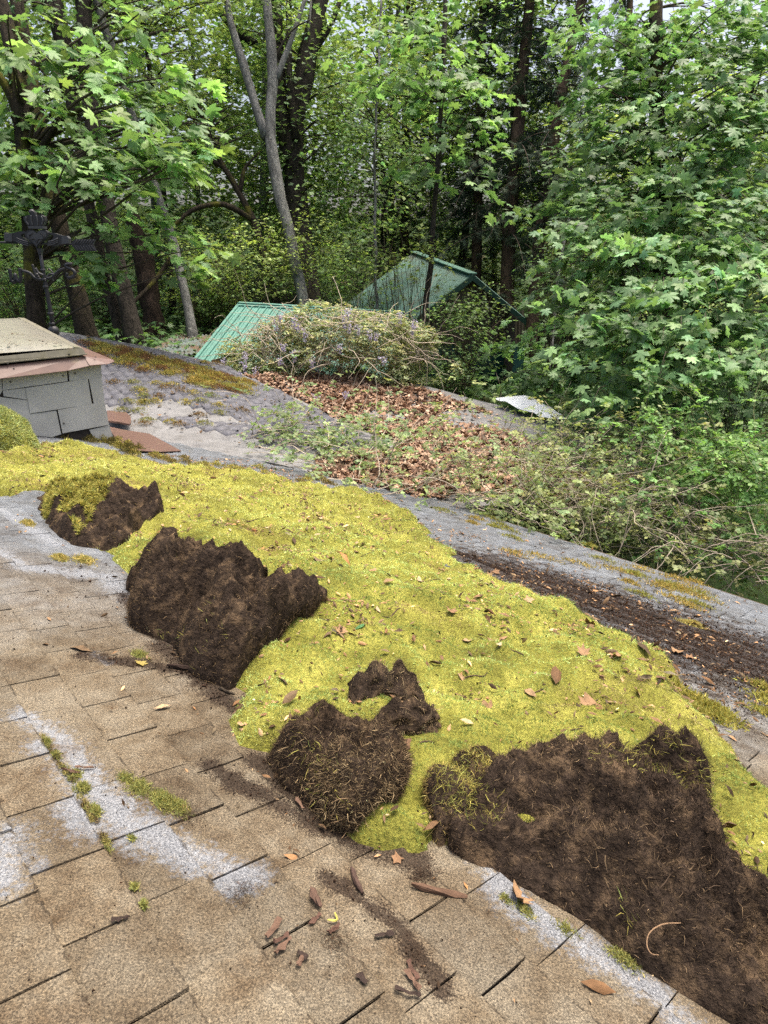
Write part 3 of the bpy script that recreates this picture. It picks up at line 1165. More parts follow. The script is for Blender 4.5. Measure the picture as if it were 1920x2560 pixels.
# heart
hp = []
for k in range(40):
    t = 2 * math.pi * k / 40
    hx = 16 * math.sin(t) ** 3; hy = 13 * math.cos(t) - 5 * math.cos(2 * t) - 2 * math.cos(3 * t) - math.cos(4 * t)
    hp.append((505 + hx * 10.2, 400 - hy * 8.6 + (10 if hy < -10 else 0)))
heart = plate('heart', hp, 0.09)
plate('heart_relief', [(505 + (x - 505) * .82, 400 + (y - 400) * .82) for x, y in hp], 0.12, 0.0, 'iron_relief', heart)
rod('heart_scroll', [(450, 350), (400, 380), (430, 440), (490, 420), (505, 500), (530, 420), (590, 440), (610, 380), (560, 350)], .012, .062, 6, 'iron', heart)
plate('heart_socket', [(505, 560), (575, 560), (560, 640), (530, 640)], 0.09)
# crown
crown = plate('crown', [(385, 250), (395, 280), (600, 280), (590, 240), (620, 170), (610, 120), (560, 92), (480, 92), (470, 55), (440, 35), (420, 60), (425, 92), (370, 100), (320, 125), (325, 165), (360, 220)], 0.10)
plate('crown_band', [(380, 250), (395, 285), (600, 285), (592, 248)], 0.14, 0, 'iron_relief', crown)
for sx in (0, 1, 2, 3):
    b0 = [(360, 120), (430, 100), (500, 100), (570, 115)][sx]; b1 = [(400, 240), (450, 245), (520, 245), (575, 235)][sx]
    rod('crown_arch', [b0, ((b0[0] + b1[0]) / 2 + (-22, -8, 12, 24)[sx], (b0[1] + b1[1]) / 2), b1], .014, .055, 6, 'iron_relief', crown)
c_ = vp(445, 62); MB().tube([c_ + Z * .055 * -math.cos(t) for t in th], [max(.003, .055 * math.sin(t)) for t in th], 12).build('crown_ball', M['iron'], crown, True)
# hands with cuffs
hand1 = plate('hand', [(160, 350), (260, 325), (350, 320), (345, 350), (290, 365), (300, 400), (370, 450), (410, 490), (390, 525), (310, 515), (230, 470), (165, 460)], 0.08)
plate('cuff', [(55, 340), (110, 350), (165, 348), (165, 468), (110, 460), (58, 460)], 0.11, 0, 'iron_relief', hand1)
hand2 = plate('hand', [(850, 380), (750, 345), (670, 335), (665, 355), (740, 380), (730, 420), (670, 465), (645, 500), (660, 525), (760, 530), (850, 500)], 0.08)
plate('cuff', [(850, 380), (920, 385), (948, 420), (945, 490), (850, 498)], 0.11, 0, 'iron_relief', hand2)
for yy in (415, 440, 465):
    rod('finger', [(230, yy), (310, yy + 35), (390, yy + 55)], .012, .05, 6, 'iron_relief', hand1)
    rod('finger', [(800, yy + 5), (730, yy + 40), (660, yy + 50)], .012, .05, 6, 'iron_relief', hand2)
# arrow
rod('arrow_shaft', [(-330, 470), (0, 475), (200, 480), (500, 490), (830, 500), (1295, 505)], .018)
fl1 = plate('fletching', [(975, 492), (1040, 428), (1325, 432), (1288, 500)], 0.03)
fl2 = plate('fletching', [(985, 512), (1060, 590), (1330, 600), (1290, 512)], 0.03)
for k in range(7):
    rod('barb', [(1030 + 38 * k, 494), (1065 + 38 * k, 440)], .007, .02, 5, 'iron_relief', fl1)
    rod('barb', [(1035 + 38 * k, 516), (1080 + 38 * k, 586)], .007, .02, 5, 'iron_relief', fl2)
plate('arrow_head', [(-330, 470), (-300, 400), (-480, 470), (-300, 540)], 0.04)
# compass arms with letters W, S and the foreshortened N, E
rod('compass_arm', [(620, 990), (540, 985), (470, 960), (420, 900), (360, 880), (310, 870)], .026)
rod('letter', [(130, 840), (150, 930), (160, 1010), (200, 1030), (215, 990), (205, 900), (235, 990), (270, 1030), (290, 990), (285, 920), (275, 830)], .034, 0, 6)
rod('compass_arm', [(640, 970), (710, 970), (760, 920), (820, 860), (900, 835)], .024)
rod('letter', [(995, 775), (930, 778), (905, 800), (930, 825), (1000, 850), (1040, 890), (1030, 945), (975, 970), (920, 950), (930, 900)], .032, 0, 6)
rod('compass_arm', [(600, 930), (530, 900), (490, 830)], .022, .25)
rod('letter', [(450, 780), (470, 860), (500, 960), (520, 900), (510, 960), (545, 950)], .022, .5, 6)
rod('compass_arm', [(640, 960), (700, 910), (740, 920)], .02, -.25)
rod('letter', [(670, 840), (715, 870), (745, 915), (715, 960), (740, 1015)], .016, -.5, 6)

# ================================================================== SHEDS
def ribbed(name, a, b, c, d, n, mat, par, rib=0.03, sub=True):
    """n ribbed panels between ridge a-b and eave d-c (a over d)"""
    nn = unit(np.cross(b - a, d - a)); nn = nn if nn[2] > 0 else -nn
    for i in range(n):
        t0, t1 = i / n, (i + 1) / n
        prof = [(0, 0), (.06, rib), (.16, rib), (.22, 0), (.48, 0), (.52, rib * .3), (.56, 0), (1, 0)]
        V, F = [], []
        for s_, h in prof:
            t = t0 + (t1 - t0) * s_
            V += [a + (b - a) * t + nn * h, d + (c - d) * t + nn * h]
        for k in range(len(prof) - 1):
            F.append([2 * k, 2 * k + 1, 2 * k + 3, 2 * k + 2])
        o = MB().add(V, F).build('roof_panel', mat, par)


ra, rb = at(597, 762, 21.0), at(1010, 786, 21.6)
ed, ec = at(476, 915, 18.0), at(960, 950, 18.4)
shed = thing('green_roof_shed', np.array([(ra[0] + ec[0]) / 2, ra[1], ground_z(0, 20)]), 'low shed with bright green ribbed metal roof behind the flowering vine', 'shed')
ribbed('roof_panel', ra, rb, ec, ed, 24, M['green_metal'], shed, 0.045)
dr = unit(rb - ra)
MB().box((ra + rb) / 2 + Z * 0.03 - dr * 0.0, (rb - ra) / 2 * 1.01, unit(ed - ra) * 0.13, Z * 0.02).build('ridge_cap', M['green_metal'], shed)
MB().box((ra + rb) / 2 + Z * 0.055, (rb - ra) / 2 * 1.012, np.array([0, -.05, 0]), Z * 0.018).build('ridge_roll', M['green_metal'], shed)
MB().box((ra + ed) / 2 - dr * 0.02, dr * 0.03, (ed - ra) / 2 * 1.005, Z * 0.035).build('rake_trim', M['green_metal'], shed)
rc_, rd_ = rb + (rb - ec) * np.array([1, 1, -1]), ra + (ra - ed) * np.array([1, 1, -1])
ribbed('roof_panel', rb, ra, rd_, rc_, 6, M['green_metal'], shed, 0.045)
zb = float(ground_z(0, 19)) - 0.3
for p0, p1 in ((ed + (ec - ed) * .03, ed + (ec - ed) * .98), (rd_ + (rc_ - rd_) * .03, rd_ + (rc_ - rd_) * .98)):
    q0 = p0 * .94 + (ra + rb) / 2 * .06; q1 = p1 * .94 + (ra + rb) / 2 * .06
    MB().add([[*q0[:2], zb], [*q1[:2], zb], q1 - Z * .08, q0 - Z * .08], [[0, 1, 2, 3]]).build('wall', M['old_wood'], shed)
g0 = ra - Z * .08 + dr * .15
MB().add([[*(ed + dr * .15)[:2], zb], ed + dr * .15 - Z * .08, g0, rd_ + dr * .15 - Z * .08, [*(rd_ + dr * .15)[:2], zb]], [[0, 1, 2, 3, 4]]).build('gable_wall', M['old_wood'], shed)
b0, b1 = at(530, 908, 17.6), at(700, 868, 17.9)
beam = MB().box((b0 + b1) / 2, (b1 - b0) / 2, np.array([0, .05, 0]), Z * .085).build('old_beam', M['old_wood'])
tag(beam, 'bare brown timber beam lying along the green shed eave', 'beam')

# gabled shed
A = at(1181, 686, 22.0); B = at(1034, 631, 26.5)
rdir = unit(B - A); side = unit(np.cross(rdir, Z)); side = side if side[0] > 0 else -side
Re = at(1312, 797, 22.4); Le = at(985, 838, 21.6)
gs = thing('gable_shed', np.array([A[0], A[1], float(ground_z(A[0], A[1]))]), 'taller shed with dull green corrugated roof and weathered board gable among trees', 'shed')


def corrugated(name, a, b, c, d, n, mat, par, amp=0.035):
    nn = unit(np.cross(b - a, d - a)); nn = nn if nn[2] > 0 else -nn
    V, F = [], []
    m = n * 4
    for i in range(m + 1):
        t = i / m; h = amp * math.sin(i * math.pi / 2)
        V += [a + (b - a) * t + nn * h, d + (c - d) * t + nn * h]
    for i in range(m):
        F.append([2 * i, 2 * i + 1, 2 * i + 3, 2 * i + 2])
    return MB().add(V, F).build(name, mat, par)


Lf, Rf = B + (Le - A), B + (Re - A)
for k in range(4):
    f0_, f1_ = k / 4, (k + 1) / 4
    corrugated('roof_sheet', A + (B - A) * f0_, A + (B - A) * f1_, Le + (Lf - Le) * f1_, Le + (Lf - Le) * f0_, 8, M['dull_green'], gs)
    corrugated('roof_sheet', A + (B - A) * f0_, A + (B - A) * f1_, Re + (Rf - Re) * f1_, Re + (Rf - Re) * f0_, 8, M['dull_green'], gs)
MB().box((A + B) / 2 + Z * .03, (B - A) / 2 * 1.01, side * .16, Z * .02).build('ridge_cap', M['dull_green'], gs)
for e_ in (Le, Re):
    md = (A + e_) / 2 - rdir * 0.03 - Z * .09
    MB().box(md, (e_ - A) / 2 * 1.02, rdir * .03, Z * .10).build('barge_board', M['trim_green'], gs)
# gable boards
gin = rdir * 0.35
zs = lambda x, y, off: None


def on_gable(x, y, off=0.0):
    r = ray(x, y); nn = unit([rdir[0], rdir[1], 0])
    t = ((A + gin - nn * off - CAM) @ nn) / (r @ nn)
    return CAM + r * t


xs = np.linspace(1045, 1305, 19)
for i in range(18):
    x0, x1 = xs[i], xs[i + 1] - 1.2
    def top(x):
        return 700 + max((1181 - x) * 0.80, (x - 1181) * 0.87)
    y0, y1 = top(x0), top(x1)
    yb = 772
    if min(y0, y1) < yb - 2:
        MB().slab([on_gable(x0, min(y0, yb), .01 * (i % 2)), on_gable(x1, min(y1, yb), .01 * (i % 2)), on_gable(x1, yb), on_gable(x0, yb)], unit(rdir) * .03).build('board', M['old_wood'], gs)
bt_ = on_gable(1060, 772, .03)
corrugated('wall_sheet', on_gable(1040, 770, .05), on_gable(1312, 770, .05), on_gable(1312, 862, .05), on_gable(1040, 862, .05), 30, simple_mat('brown tin', (0.085, 0.07, 0.05), 0.6, 0.3, 6.0, .3, .2), gs, .02)
lo0, lo1 = on_gable(1040, 862, 0.02), on_gable(1312, 862, 0.02)
MB().slab([lo0, lo1, np.array([*lo1[:2], 1.5]), np.array([*lo0[:2], 1.5])], unit(rdir) * .05).build('lower_wall', M['teal'], gs)
for xx in (1150, 1215, 1280):
    p0 = on_gable(xx, 862, .06)
    MB().box(p0 + Z * -1.2, unit(np.cross(rdir, Z)) * .06, rdir * .03, Z * 1.2).build('wall_post', M['trim_green'], gs)
rdh = np.array([*rdir[:2], 0])
for e_, f_ in ((Le, Lf), (Re, Rf)):
    q0 = e_ * .93 + A * .07 + gin; q1 = f_ * .93 + B * .07
    MB().add([[*q0[:2], 1.5], [*q1[:2], 1.5], q1 - Z * .12, q0 - Z * .12], [[0, 1, 2, 3]]).build('side_wall', M['old_wood'], gs)

# small lean-to roof with litter
l0, l1, l2, l3 = at(352, 892, 19.5), at(505, 884, 19.8), at(560, 838, 23.0), at(440, 836, 23.0)
lt = thing('lean_to', np.array([(l0[0] + l2[0]) / 2, (l0[1] + l2[1]) / 2, float(ground_z(l0[0], l0[1]))]), 'small lean-to with old corrugated roof under brown litter beside the tree trunks', 'shed')
corrugated('roof_sheet', l3, l2, l1, l0, 13, simple_mat('grey tin', (0.12, 0.15, 0.145), .6, .3, 3.0, .3, .1, dirt=(0.13, 0.085, 0.055), dscale=1.2, dth=(.42, .6)), lt, .03)
MB().box((l0 + l1) / 2 - Z * .07, (l1 - l0) / 2, np.array([0, .03, 0]), Z * .06).build('fascia', M['bark_dark'], lt)
for q in (l0 * .95 + l1 * .05, l0 * .1 + l1 * .9):
    gzq = float(ground_z(q[0], q[1])) - .1
    MB().tube([[q[0], q[1] + .1, gzq], [q[0], q[1] + .1, q[2] - .1]], .06, 7).build('post', M['old_wood'], lt)
for q in (l3, l2):
    gzq = float(ground_z(q[0], q[1])) - .1
    MB().tube([[q[0], q[1] - .1, gzq], [q[0], q[1] - .1, q[2] - .05]], .06, 7).build('post', M['old_wood'], lt)

# pale plastic sheet over the wing eave
tp = wing_poly([(1235, 1016), (1300, 1018), (1345, 1022), (1385, 1052), (1420, 1072), (1395, 1066), (1350, 1058), (1290, 1042), (1250, 1028)])
tp = np.array([px_wing(x, y)[:2] for x, y in [(1232, 1016), (1262, 1013), (1322, 1016), (1375, 1042), (1420, 1078), (1380, 1074), (1330, 1056), (1280, 1036)]])
vo, tri, bd = cdt_patch(tp, 0.09)
zz = wing_z(vo) + 0.22 + 0.04 * fbm(vo, 2.3, 2) + 0.10 * smoothstep(edge_dist(vo, tp), 0, .3)
o = build('plastic_sheet', np.column_stack([vo, zz]), tri, M['tarp'], None, None, True)
tag(o, 'crumpled pale white plastic sheet lying at the leafy roof edge', 'sheet')

# ================================================================== MOSS MAT
SPIKE = (np.array([(-.13, 0, 0), (.13, 0, 0), (0, 1, -.1)], float), np.array([[0, 1, 2]]))
HAIR = (np.array([(-.024, 0, 0), (.024, 0, 0), (.02, .5, .12), (-.02, .5, .12), (0, 1, -.12)], float), np.array([[0, 1, 2], [0, 2, 3], [3, 2, 4]]))


def roof_xyz(P, h):
    return FOOT + P[:, :1] * RE + P[:, 1:2] * RS + np.asarray(h)[:, None] * RN


def moss_h(P):
    d = edge_dist(P, moss_poly)
    b = fbm(P, 1.2, 3) * 0.06 + (.55 - worley(P + .05 * np.column_stack([fbm(P, 4, 2), fbm(P + 3, 4, 2)]), 3.6)) * .10 + (.5 - worley(P + 4, 9.0)) * .032
    return 0.08 * (1 - np.exp(-d / 0.04)) + b * smoothstep(d, 0, 0.15) + 0.004


def moss_colour(P):
    f = fbm(P, 0.9, 3); g = fbm(P + 31, 2.6, 3)
    n = len(P)
    gold, lime, green, brown = (np.array(c) for c in ((0.64, 0.62, 0.14), (0.51, 0.67, 0.16), (0.20, 0.28, 0.045), (0.36, 0.24, 0.08)))
    k1 = smoothstep(f + .5 * fbm(P + 77, 6.0, 2), -0.40, 0.50)[:, None]
    c = lime * k1 + green * (1 - k1)
    # the mat yellows towards the skylight
    far = smoothstep(P[:, 0] + 1.4 * g, 2.8, 5.6)[:, None]
    c = c * (1 - 0.7 * far) + gold * 0.7 * far
    k2 = smoothstep(g, 0.35, 0.75)[:, None] * 0.8
    c = c * (1 - k2) + brown * k2
    return np.clip(c * np.exp(rng.normal(-.03, 0.30, (n, 1))), 0.004, 0.8)


def fine_outline(poly, step=0.05, amp=0.035):
    out = []
    for i in range(len(poly)):
        a, b = poly[i], poly[(i + 1) % len(poly)]
        k = max(1, int(np.linalg.norm(b - a) / step))
        for j in range(k):
            out.append(a + (b - a) * j / k)
    out = np.array(out)
    return out + amp * np.column_stack([fbm(out, 3.1, 3), fbm(out + 9, 3.1, 3)])


moss_poly = fine_outline(fine_outline(moss_poly, .06, .07), .03, .02)
vo, tri, bd = cdt_patch(moss_poly, 0.036)
moss = thing('moss_mat', roof_xyz(np.array([[2.5, 2.0]]), [0])[0], 'thick mat of yellow green moss spread down the shingled roof', 'moss')
V = roof_xyz(vo, moss_h(vo)) - np.array(moss.location)
build('cushion', V, tri, M['moss'], None, None, True).parent = moss

lo, hi = moss_poly.min(0), moss_poly.max(0)
cand = rng.uniform(lo, hi, (2600000, 2))
dist = np.sqrt((cand[:, 0]) ** 2 + (cand[:, 1]) ** 2 + D * D)
acc = rng.random(len(cand)) < np.clip((1.75 / dist) ** 1.7, 0, 1)
cand = cand[acc]; dist = dist[acc]
ins = inside(cand, moss_poly); cand = cand[ins]; dist = dist[ins]
vw = np.array([True] * len(cand))
XYZ = roof_xyz(cand, moss_h(cand))
q = XYZ - CAM; f_ = q[:, 1] * CP - q[:, 2] * SP
xx = CX + FPX * q[:, 0] / np.maximum(f_, .05); yy = CY - FPX * (q[:, 2] * CP + q[:, 1] * SP) / np.maximum(f_, .05)
ok = (f_ > .1) & (xx > -500) & (xx < 2500) & (yy < 3000)
cand, dist, XYZ = cand[ok], dist[ok], XYZ[ok]
if len(cand) > 430000:
    s_ = rng.choice(len(cand), 430000, False); cand, dist, XYZ = cand[s_], dist[s_], XYZ[s_]
n = len(cand)
mc = moss_colour(cand)
head = RN + rng.normal(0, .8, (n, 3))
size = rng.lognormal(-4.95, .3, n) * (dist / 1.8) ** 0.8
lv = Leaves()
lv.add(SPIKE, XYZ - RN * .004, rng.normal(0, 1, (n, 3)), head, size, mc)
s2_ = rng.choice(n, 42000, False)
s2_ = s2_[fbm(cand[s2_], 5.0, 2) + .4 * fbm(cand[s2_], 1.0, 2) > -.1]
m2 = len(s2_)
lv.add(HAIR, XYZ[s2_] - RN * .003, rng.normal(0, 1, (m2, 3)), RN * .7 + rng.normal(0, .8, (m2, 3)), rng.uniform(.012, .026, m2) * (dist[s2_] / 1.8) ** .6, mc[s2_] * rng.choice([.45, .8, 1.15], (m2, 1)))
lv.build('moss_tips', M['moss_tip'], moss, 'stuff')
print('moss tips', n)

# ================================================================== TURNED-UP MOSS CLODS
def fibres(t, V, tri, nf, seed, cols, scale=1.0):
    a = V[tri]
    nr = np.cross(a[:, 1] - a[:, 0], a[:, 2] - a[:, 0])
    ar = np.linalg.norm(nr, axis=1); nr = nrm(nr)
    nr[nr @ RN < 0] *= -1
    k = rng.choice(len(tri), nf, p=ar / ar.sum())
    w = rng.dirichlet((1, 1, 1), nf)
    pos = (a[k] * w[:, :, None]).sum(1)
    sw = np.column_stack([fbm(pos + seed, 2.2, 2), fbm(pos + seed + 4, 2.2, 2), fbm(pos + seed + 8, 2.2, 2)])
    tang = nrm(rng.normal(0, 1, (nf, 3)) * 0.9 + sw * 1.4)
    head = nr[k] * rng.uniform(-0.25, 0.17, nf)[:, None] + tang
    ci = rng.random(nf) + 0.45 * fbm(pos + seed, 3.5, 3)
    cc = np.array(cols)
    col = np.where((ci < .36)[:, None], cc[0], np.where((ci < .70)[:, None], cc[1], cc[2])) * np.exp(rng.normal(0, .5, (nf, 1))) * np.array([.94, 1.0, 1.05])
    lf = Leaves()
    lf.add(HAIR, pos - nr[k] * .004, rng.normal(0, 1, (nf, 3)), head, rng.lognormal(-4.2, .42, nf) * scale, np.clip(col, .003, .6))
    lf.build('root_fibres', M['fibre'], t, 'stuff')
    return a, nr, ar


def clod(name, label, outline, H, seed, nf_, tufts=0.0, cols=((0.045, 0.026, 0.014), (0.13, 0.075, 0.032), (0.20, 0.125, 0.05)), step=0.013, lean=0.0, rough=0.35, tufty=None):
    nf = int(nf_ * 1.7)
    poly = fine_outline(fine_outline(poly_roof(outline, .09 + H * .55), 0.035, 0.04), .015, .014)
    vo, tri, bd = cdt_patch(poly, step)
    d = edge_dist(vo, poly)
    bm = np.where(inside(vo, moss_poly), moss_h(vo), 0.0)
    pr = 1 - np.exp(-d / (0.036 + .03 * smoothstep(-bm, -.08, -.01)))
    nz = fbm(vo + seed, 3.0, 4)
    nz2 = fbm(vo + seed + 3, 11.0, 3)
    rdg = 1 - 2.2 * np.abs(fbm(vo + seed + 21 + .12 * nz[:, None], 4.2, 4))
    h = H * pr * np.clip(0.60 + rough * nz + .16 * rdg, .12, 1.5) + 0.05 * nz2 * pr + .024 * fbm(vo + seed + 60, 27.0, 3) * pr + 0.035 * pr + bm + .05 * H / .15 * np.exp(-((d - .11) / .06) ** 2) * smoothstep(-bm, -.10, -.01) + .05 * np.exp(-((d - .055) / .035) ** 2) * smoothstep(bm, .03, .09) * np.clip(.6 + 1.2 * fbm(vo + seed + 90, 4, 2), 0, 1.6)
    # toe tucked under: sides pushed outwards a little above the foot
    side = np.column_stack([fbm(vo + seed + 7, 5, 3), fbm(vo + seed + 11, 5, 3)]) * 0.035 * pr[:, None]
    e_ = .006
    gr = np.column_stack([edge_dist(vo + (e_, 0), poly) - edge_dist(vo - (e_, 0), poly), edge_dist(vo + (0, e_), poly) - edge_dist(vo - (0, e_), poly)]) / (2 * e_)
    P = vo + side - gr * (H * .24 * pr * (1 - pr) * 4 * np.clip(.6 + .8 * fbm(vo + seed + 33, 3, 2), .1, 1.4))[:, None]
    P[:, 1] -= lean * h
    V = roof_xyz(P, h - 0.006)
    ctr = V.mean(0)
    t = thing(name, roof_xyz(poly.mean(0)[None], [0])[0], label, 'moss clod', 'moss turned over on the roof')
    L = np.array(t.location)
    build('peat', V - L, tri, M['clod'], None, None, True).parent = t
    a, nr, ar = fibres(t, V, tri, nf, seed, cols)
    if tufts > 0:
        m = int(nf * tufts)
        k = rng.choice(len(tri), m * 4, p=ar / ar.sum())
        w = rng.dirichlet((1, 1, 1), m * 4)
        pos = (a[k] * w[:, :, None]).sum(1)
        if tufty is None:
            sel = fbm(pos + seed + 50, 4.0, 3) > 0.33
        else:
            uvp = (pos - FOOT) @ np.column_stack([RE, RS])
            sel = inside(uvp, poly_roof(tufty)) & (fbm(pos + seed + 50, 5.0, 3) > -0.25)
        pos = pos[sel][:m]; k = k[sel][:m]; m = len(pos)
        if m:
            lf = Leaves()
            lf.add(HAIR if tufty is None else SPIKE, pos, rng.normal(0, 1, (m, 3)), nr[k] * .8 + rng.normal(0, .6, (m, 3)), rng.uniform(.02, .045, m), rcol((0.33, 0.30, 0.04), m))
            lf.build('green_shoots', M['moss_tip'], t, 'stuff')
    return t, poly, V


clod('moss_clod', 'small flat clod of turned moss near the skylight, moss across its back',
     [(78, 1052, .6), (100, 1036, 1), (145, 1048, 1), (205, 1060, 1), (272, 1062, 1), (312, 1088, 1), (338, 1140), (300, 1168), (262, 1200), (215, 1190), (160, 1180), (118, 1148), (90, 1105)],
     0.075, 1, 12000, 1.1, ((0.05, 0.03, 0.016), (0.14, 0.085, 0.038), (0.22, 0.15, 0.055)), tufty=[(110, 1035), (230, 1050), (240, 1110), (170, 1180), (95, 1120)])
clod('moss_clod', 'big dark shaggy clod of torn moss heaped beside loose yellow moss scraps',
     [(262, 1205, .3), (300, 1188, 1), (380, 1184, 1), (440, 1200, 1), (475, 1190, 1), (525, 1210, 1), (562, 1262, 1), (620, 1290, .8), (690, 1300, .5), (697, 1345), (660, 1392), (600, 1432), (560, 1465), (500, 1484), (440, 1462), (380, 1434), (330, 1390), (292, 1348), (286, 1290)],
     0.27, 2, 40000, 0.01, ((0.018, 0.012, 0.009), (0.062, 0.040, 0.024), (0.14, 0.09, 0.045)), rough=.55)
clod('moss_clod', 'brown shaggy clod with paler frayed fringe between the green moss tongues',
     [(598, 1580, .8), (640, 1545, 1), (700, 1558, 1), (790, 1570, 1), (830, 1598, 1), (852, 1640, .7), (862, 1700, .3), (842, 1745), (790, 1778), (740, 1790), (690, 1775), (650, 1728), (600, 1676), (586, 1622, .4)],
     0.12, 3, 26000, 0.004, ((0.03, 0.019, 0.013), (0.095, 0.06, 0.032), (0.21, 0.145, 0.075)))
def flap(label, p0, p1, H, seed, nf, cols, back=.10, bend=.05):
    """a torn tongue of mat standing up from the carpet and curling over"""
    a0 = np.array(px_roof(p0[0] * K16, p0[1] * K16)) * D; a1 = np.array(px_roof(p1[0] * K16, p1[1] * K16)) * D
    nu_, nv_ = 34, 22
    uu, vv = np.meshgrid(np.linspace(0, 1, nu_), np.linspace(0, 1, nv_), indexing='ij')
    uu, vv = uu.ravel(), vv.ravel()
    ab = a1 - a0; pn = unit(np.array([-ab[1], ab[0]])); pn = pn if pn[0] > 0 else -pn
    rim = .85 + .22 * vnoise(np.column_stack([uu * 4 + seed, uu * 0]), 1.0) + .16 * vnoise(np.column_stack([uu * 11 + seed, uu * 0]), 1.0)
    hgt = vv * H * np.clip(rim, .25, 1.2) * np.clip(np.sin(np.pi * np.clip(uu, .04, .96)), 0, 1) ** .35
    P = a0 + ab * uu[:, None] + pn * (back * vv ** 1.6 + bend * np.sin(uu * 5 + seed) + .02 * vnoise(np.column_stack([uu * 5, vv * 4]) + seed, 1.5))[:, None]
    base_h = np.where(inside(P, moss_poly), moss_h(P), 0) * .8
    Vf = roof_xyz(P, base_h + hgt)
    th_ = .024 * (1 - .6 * vv)[:, None]
    Pb = P + pn * th_ * 1.6
    Vb = roof_xyz(Pb, base_h + hgt - .012)
    nV = len(Vf); F = []
    for i_ in range(nu_ - 1):
        for j_ in range(nv_ - 1):
            q = [i_ * nv_ + j_, (i_ + 1) * nv_ + j_, (i_ + 1) * nv_ + j_ + 1, i_ * nv_ + j_ + 1]
            F += [[q[0], q[1], q[2]], [q[0], q[2], q[3]], [q[2] + nV, q[1] + nV, q[0] + nV], [q[3] + nV, q[2] + nV, q[0] + nV]]
        e = [i_ * nv_ + nv_ - 1, (i_ + 1) * nv_ + nv_ - 1]
        F += [[e[0], e[1], e[1] + nV], [e[0], e[1] + nV, e[0] + nV]]
    V = np.vstack([Vf, Vb]); V = V + .006 * np.column_stack([fbm(V + k_, 40, 2) for k_ in (0, 5, 9)])
    tri = np.array(F)
    t = thing('moss_clod', roof_xyz(((a0 + a1) / 2)[None], [.05])[0], label, 'moss clod', 'moss turned over on the roof')
    build('peat', V - np.array(t.location), tri, M['clod'], None, None, True).parent = t
    fibres(t, V, tri, nf, seed, cols, .9)


FC = ((0.03, 0.02, 0.014), (0.10, 0.065, 0.036), (0.24, 0.17, 0.09))
flap('upturned ragged flap of moss standing on the yellow mat', (745, 1565), (915, 1575), .16, 4, 14000, FC)
flap('pointed dark flap of moss leaning out beside the ragged one', (805, 1650), (950, 1600), .15, 14, 11000, FC, .06, .03)
clod('moss_clod', 'narrow dark fold of moss pinched beside the largest clod',
     [(950, 1740, .3), (975, 1655, .4), (1020, 1630, .4), (1055, 1660, .4), (1052, 1730, .3), (1036, 1815), (990, 1862), (950, 1825)],
     0.17, 5, 9000, 0.10, ((0.035, 0.022, 0.012), (0.12, 0.075, 0.03), (0.25, 0.18, 0.06)), rough=.5)
clod('moss_clod', 'largest clod, a rolled back carpet of dark moss underside with bare roots',
     [(1030, 1800, .4), (1060, 1724, .9), (1100, 1640, 1), (1150, 1608, 1), (1250, 1618, 1), (1310, 1638, 1), (1400, 1636, 1), (1480, 1658, 1), (1532, 1690, 1), (1505, 1745, 1), (1525, 1800, 1), (1585, 1880, 1), (1645, 1930, 1),
      (1740, 1990, 1), (1900, 2120, 1), (1950, 2350), (1700, 2275), (1500, 2150), (1400, 2096), (1250, 2002), (1150, 1940), (1060, 1880), (1000, 1838)],
     0.15, 6, 70000, 0.012, ((0.022, 0.015, 0.011), (0.068, 0.044, 0.028), (0.14, 0.092, 0.05)), step=0.012, rough=.75)

# light green cushion by the curb
cc_ = px_roof(-8, 1128)
cq = rp(*cc_)
cu_ = MB()
nn_ = 26
V, F = [], []
for i in range(nn_):
    th = math.pi * .62 * i / (nn_ - 1)
    for j in range(nn_ * 2):
        ph = math.pi * j / nn_
        V.append((math.sin(th) * math.cos(ph), math.sin(th) * math.sin(ph), math.cos(th)))
V = np.array(V)
rad = 0.42 * (1 + 0.10 * fbm(V * 1.0 + 3, 2.2, 3))
V3 = cq + np.array([0, 0, .02]) + V * rad[:, None] * np.array([1, 1, 1.05])
for i in range(nn_ - 1):
    for j in range(nn_ * 2):
        F.append([i * nn_ * 2 + j, (i + 1) * nn_ * 2 + j, (i + 1) * nn_ * 2 + (j + 1) % (nn_ * 2), i * nn_ * 2 + (j + 1) % (nn_ * 2)])
ct = thing('moss_cushion', cq, 'round pale green moss cushion against the skylight curb', 'moss')
build('cushion', V3 - np.array(ct.location), F, M['moss'], None, None, True).parent = ct
m = 26000
kk = rng.integers(0, len(V3), m)
lf = Leaves()
nv = V[kk] + rng.normal(0, .05, (m, 3))
lf.add(SPIKE, cq + np.array([0, 0, .02]) + nrm(nv) * rad[kk][:, None] * np.array([1, 1, 1.05]) - nrm(nv) * .006, rng.normal(0, 1, (m, 3)), nv + rng.normal(0, .5, (m, 3)), rng.uniform(.025, .05, m), rcol((0.33, 0.37, 0.11), m))
lf.build('moss_tips', M['moss_tip'], ct, 'stuff')

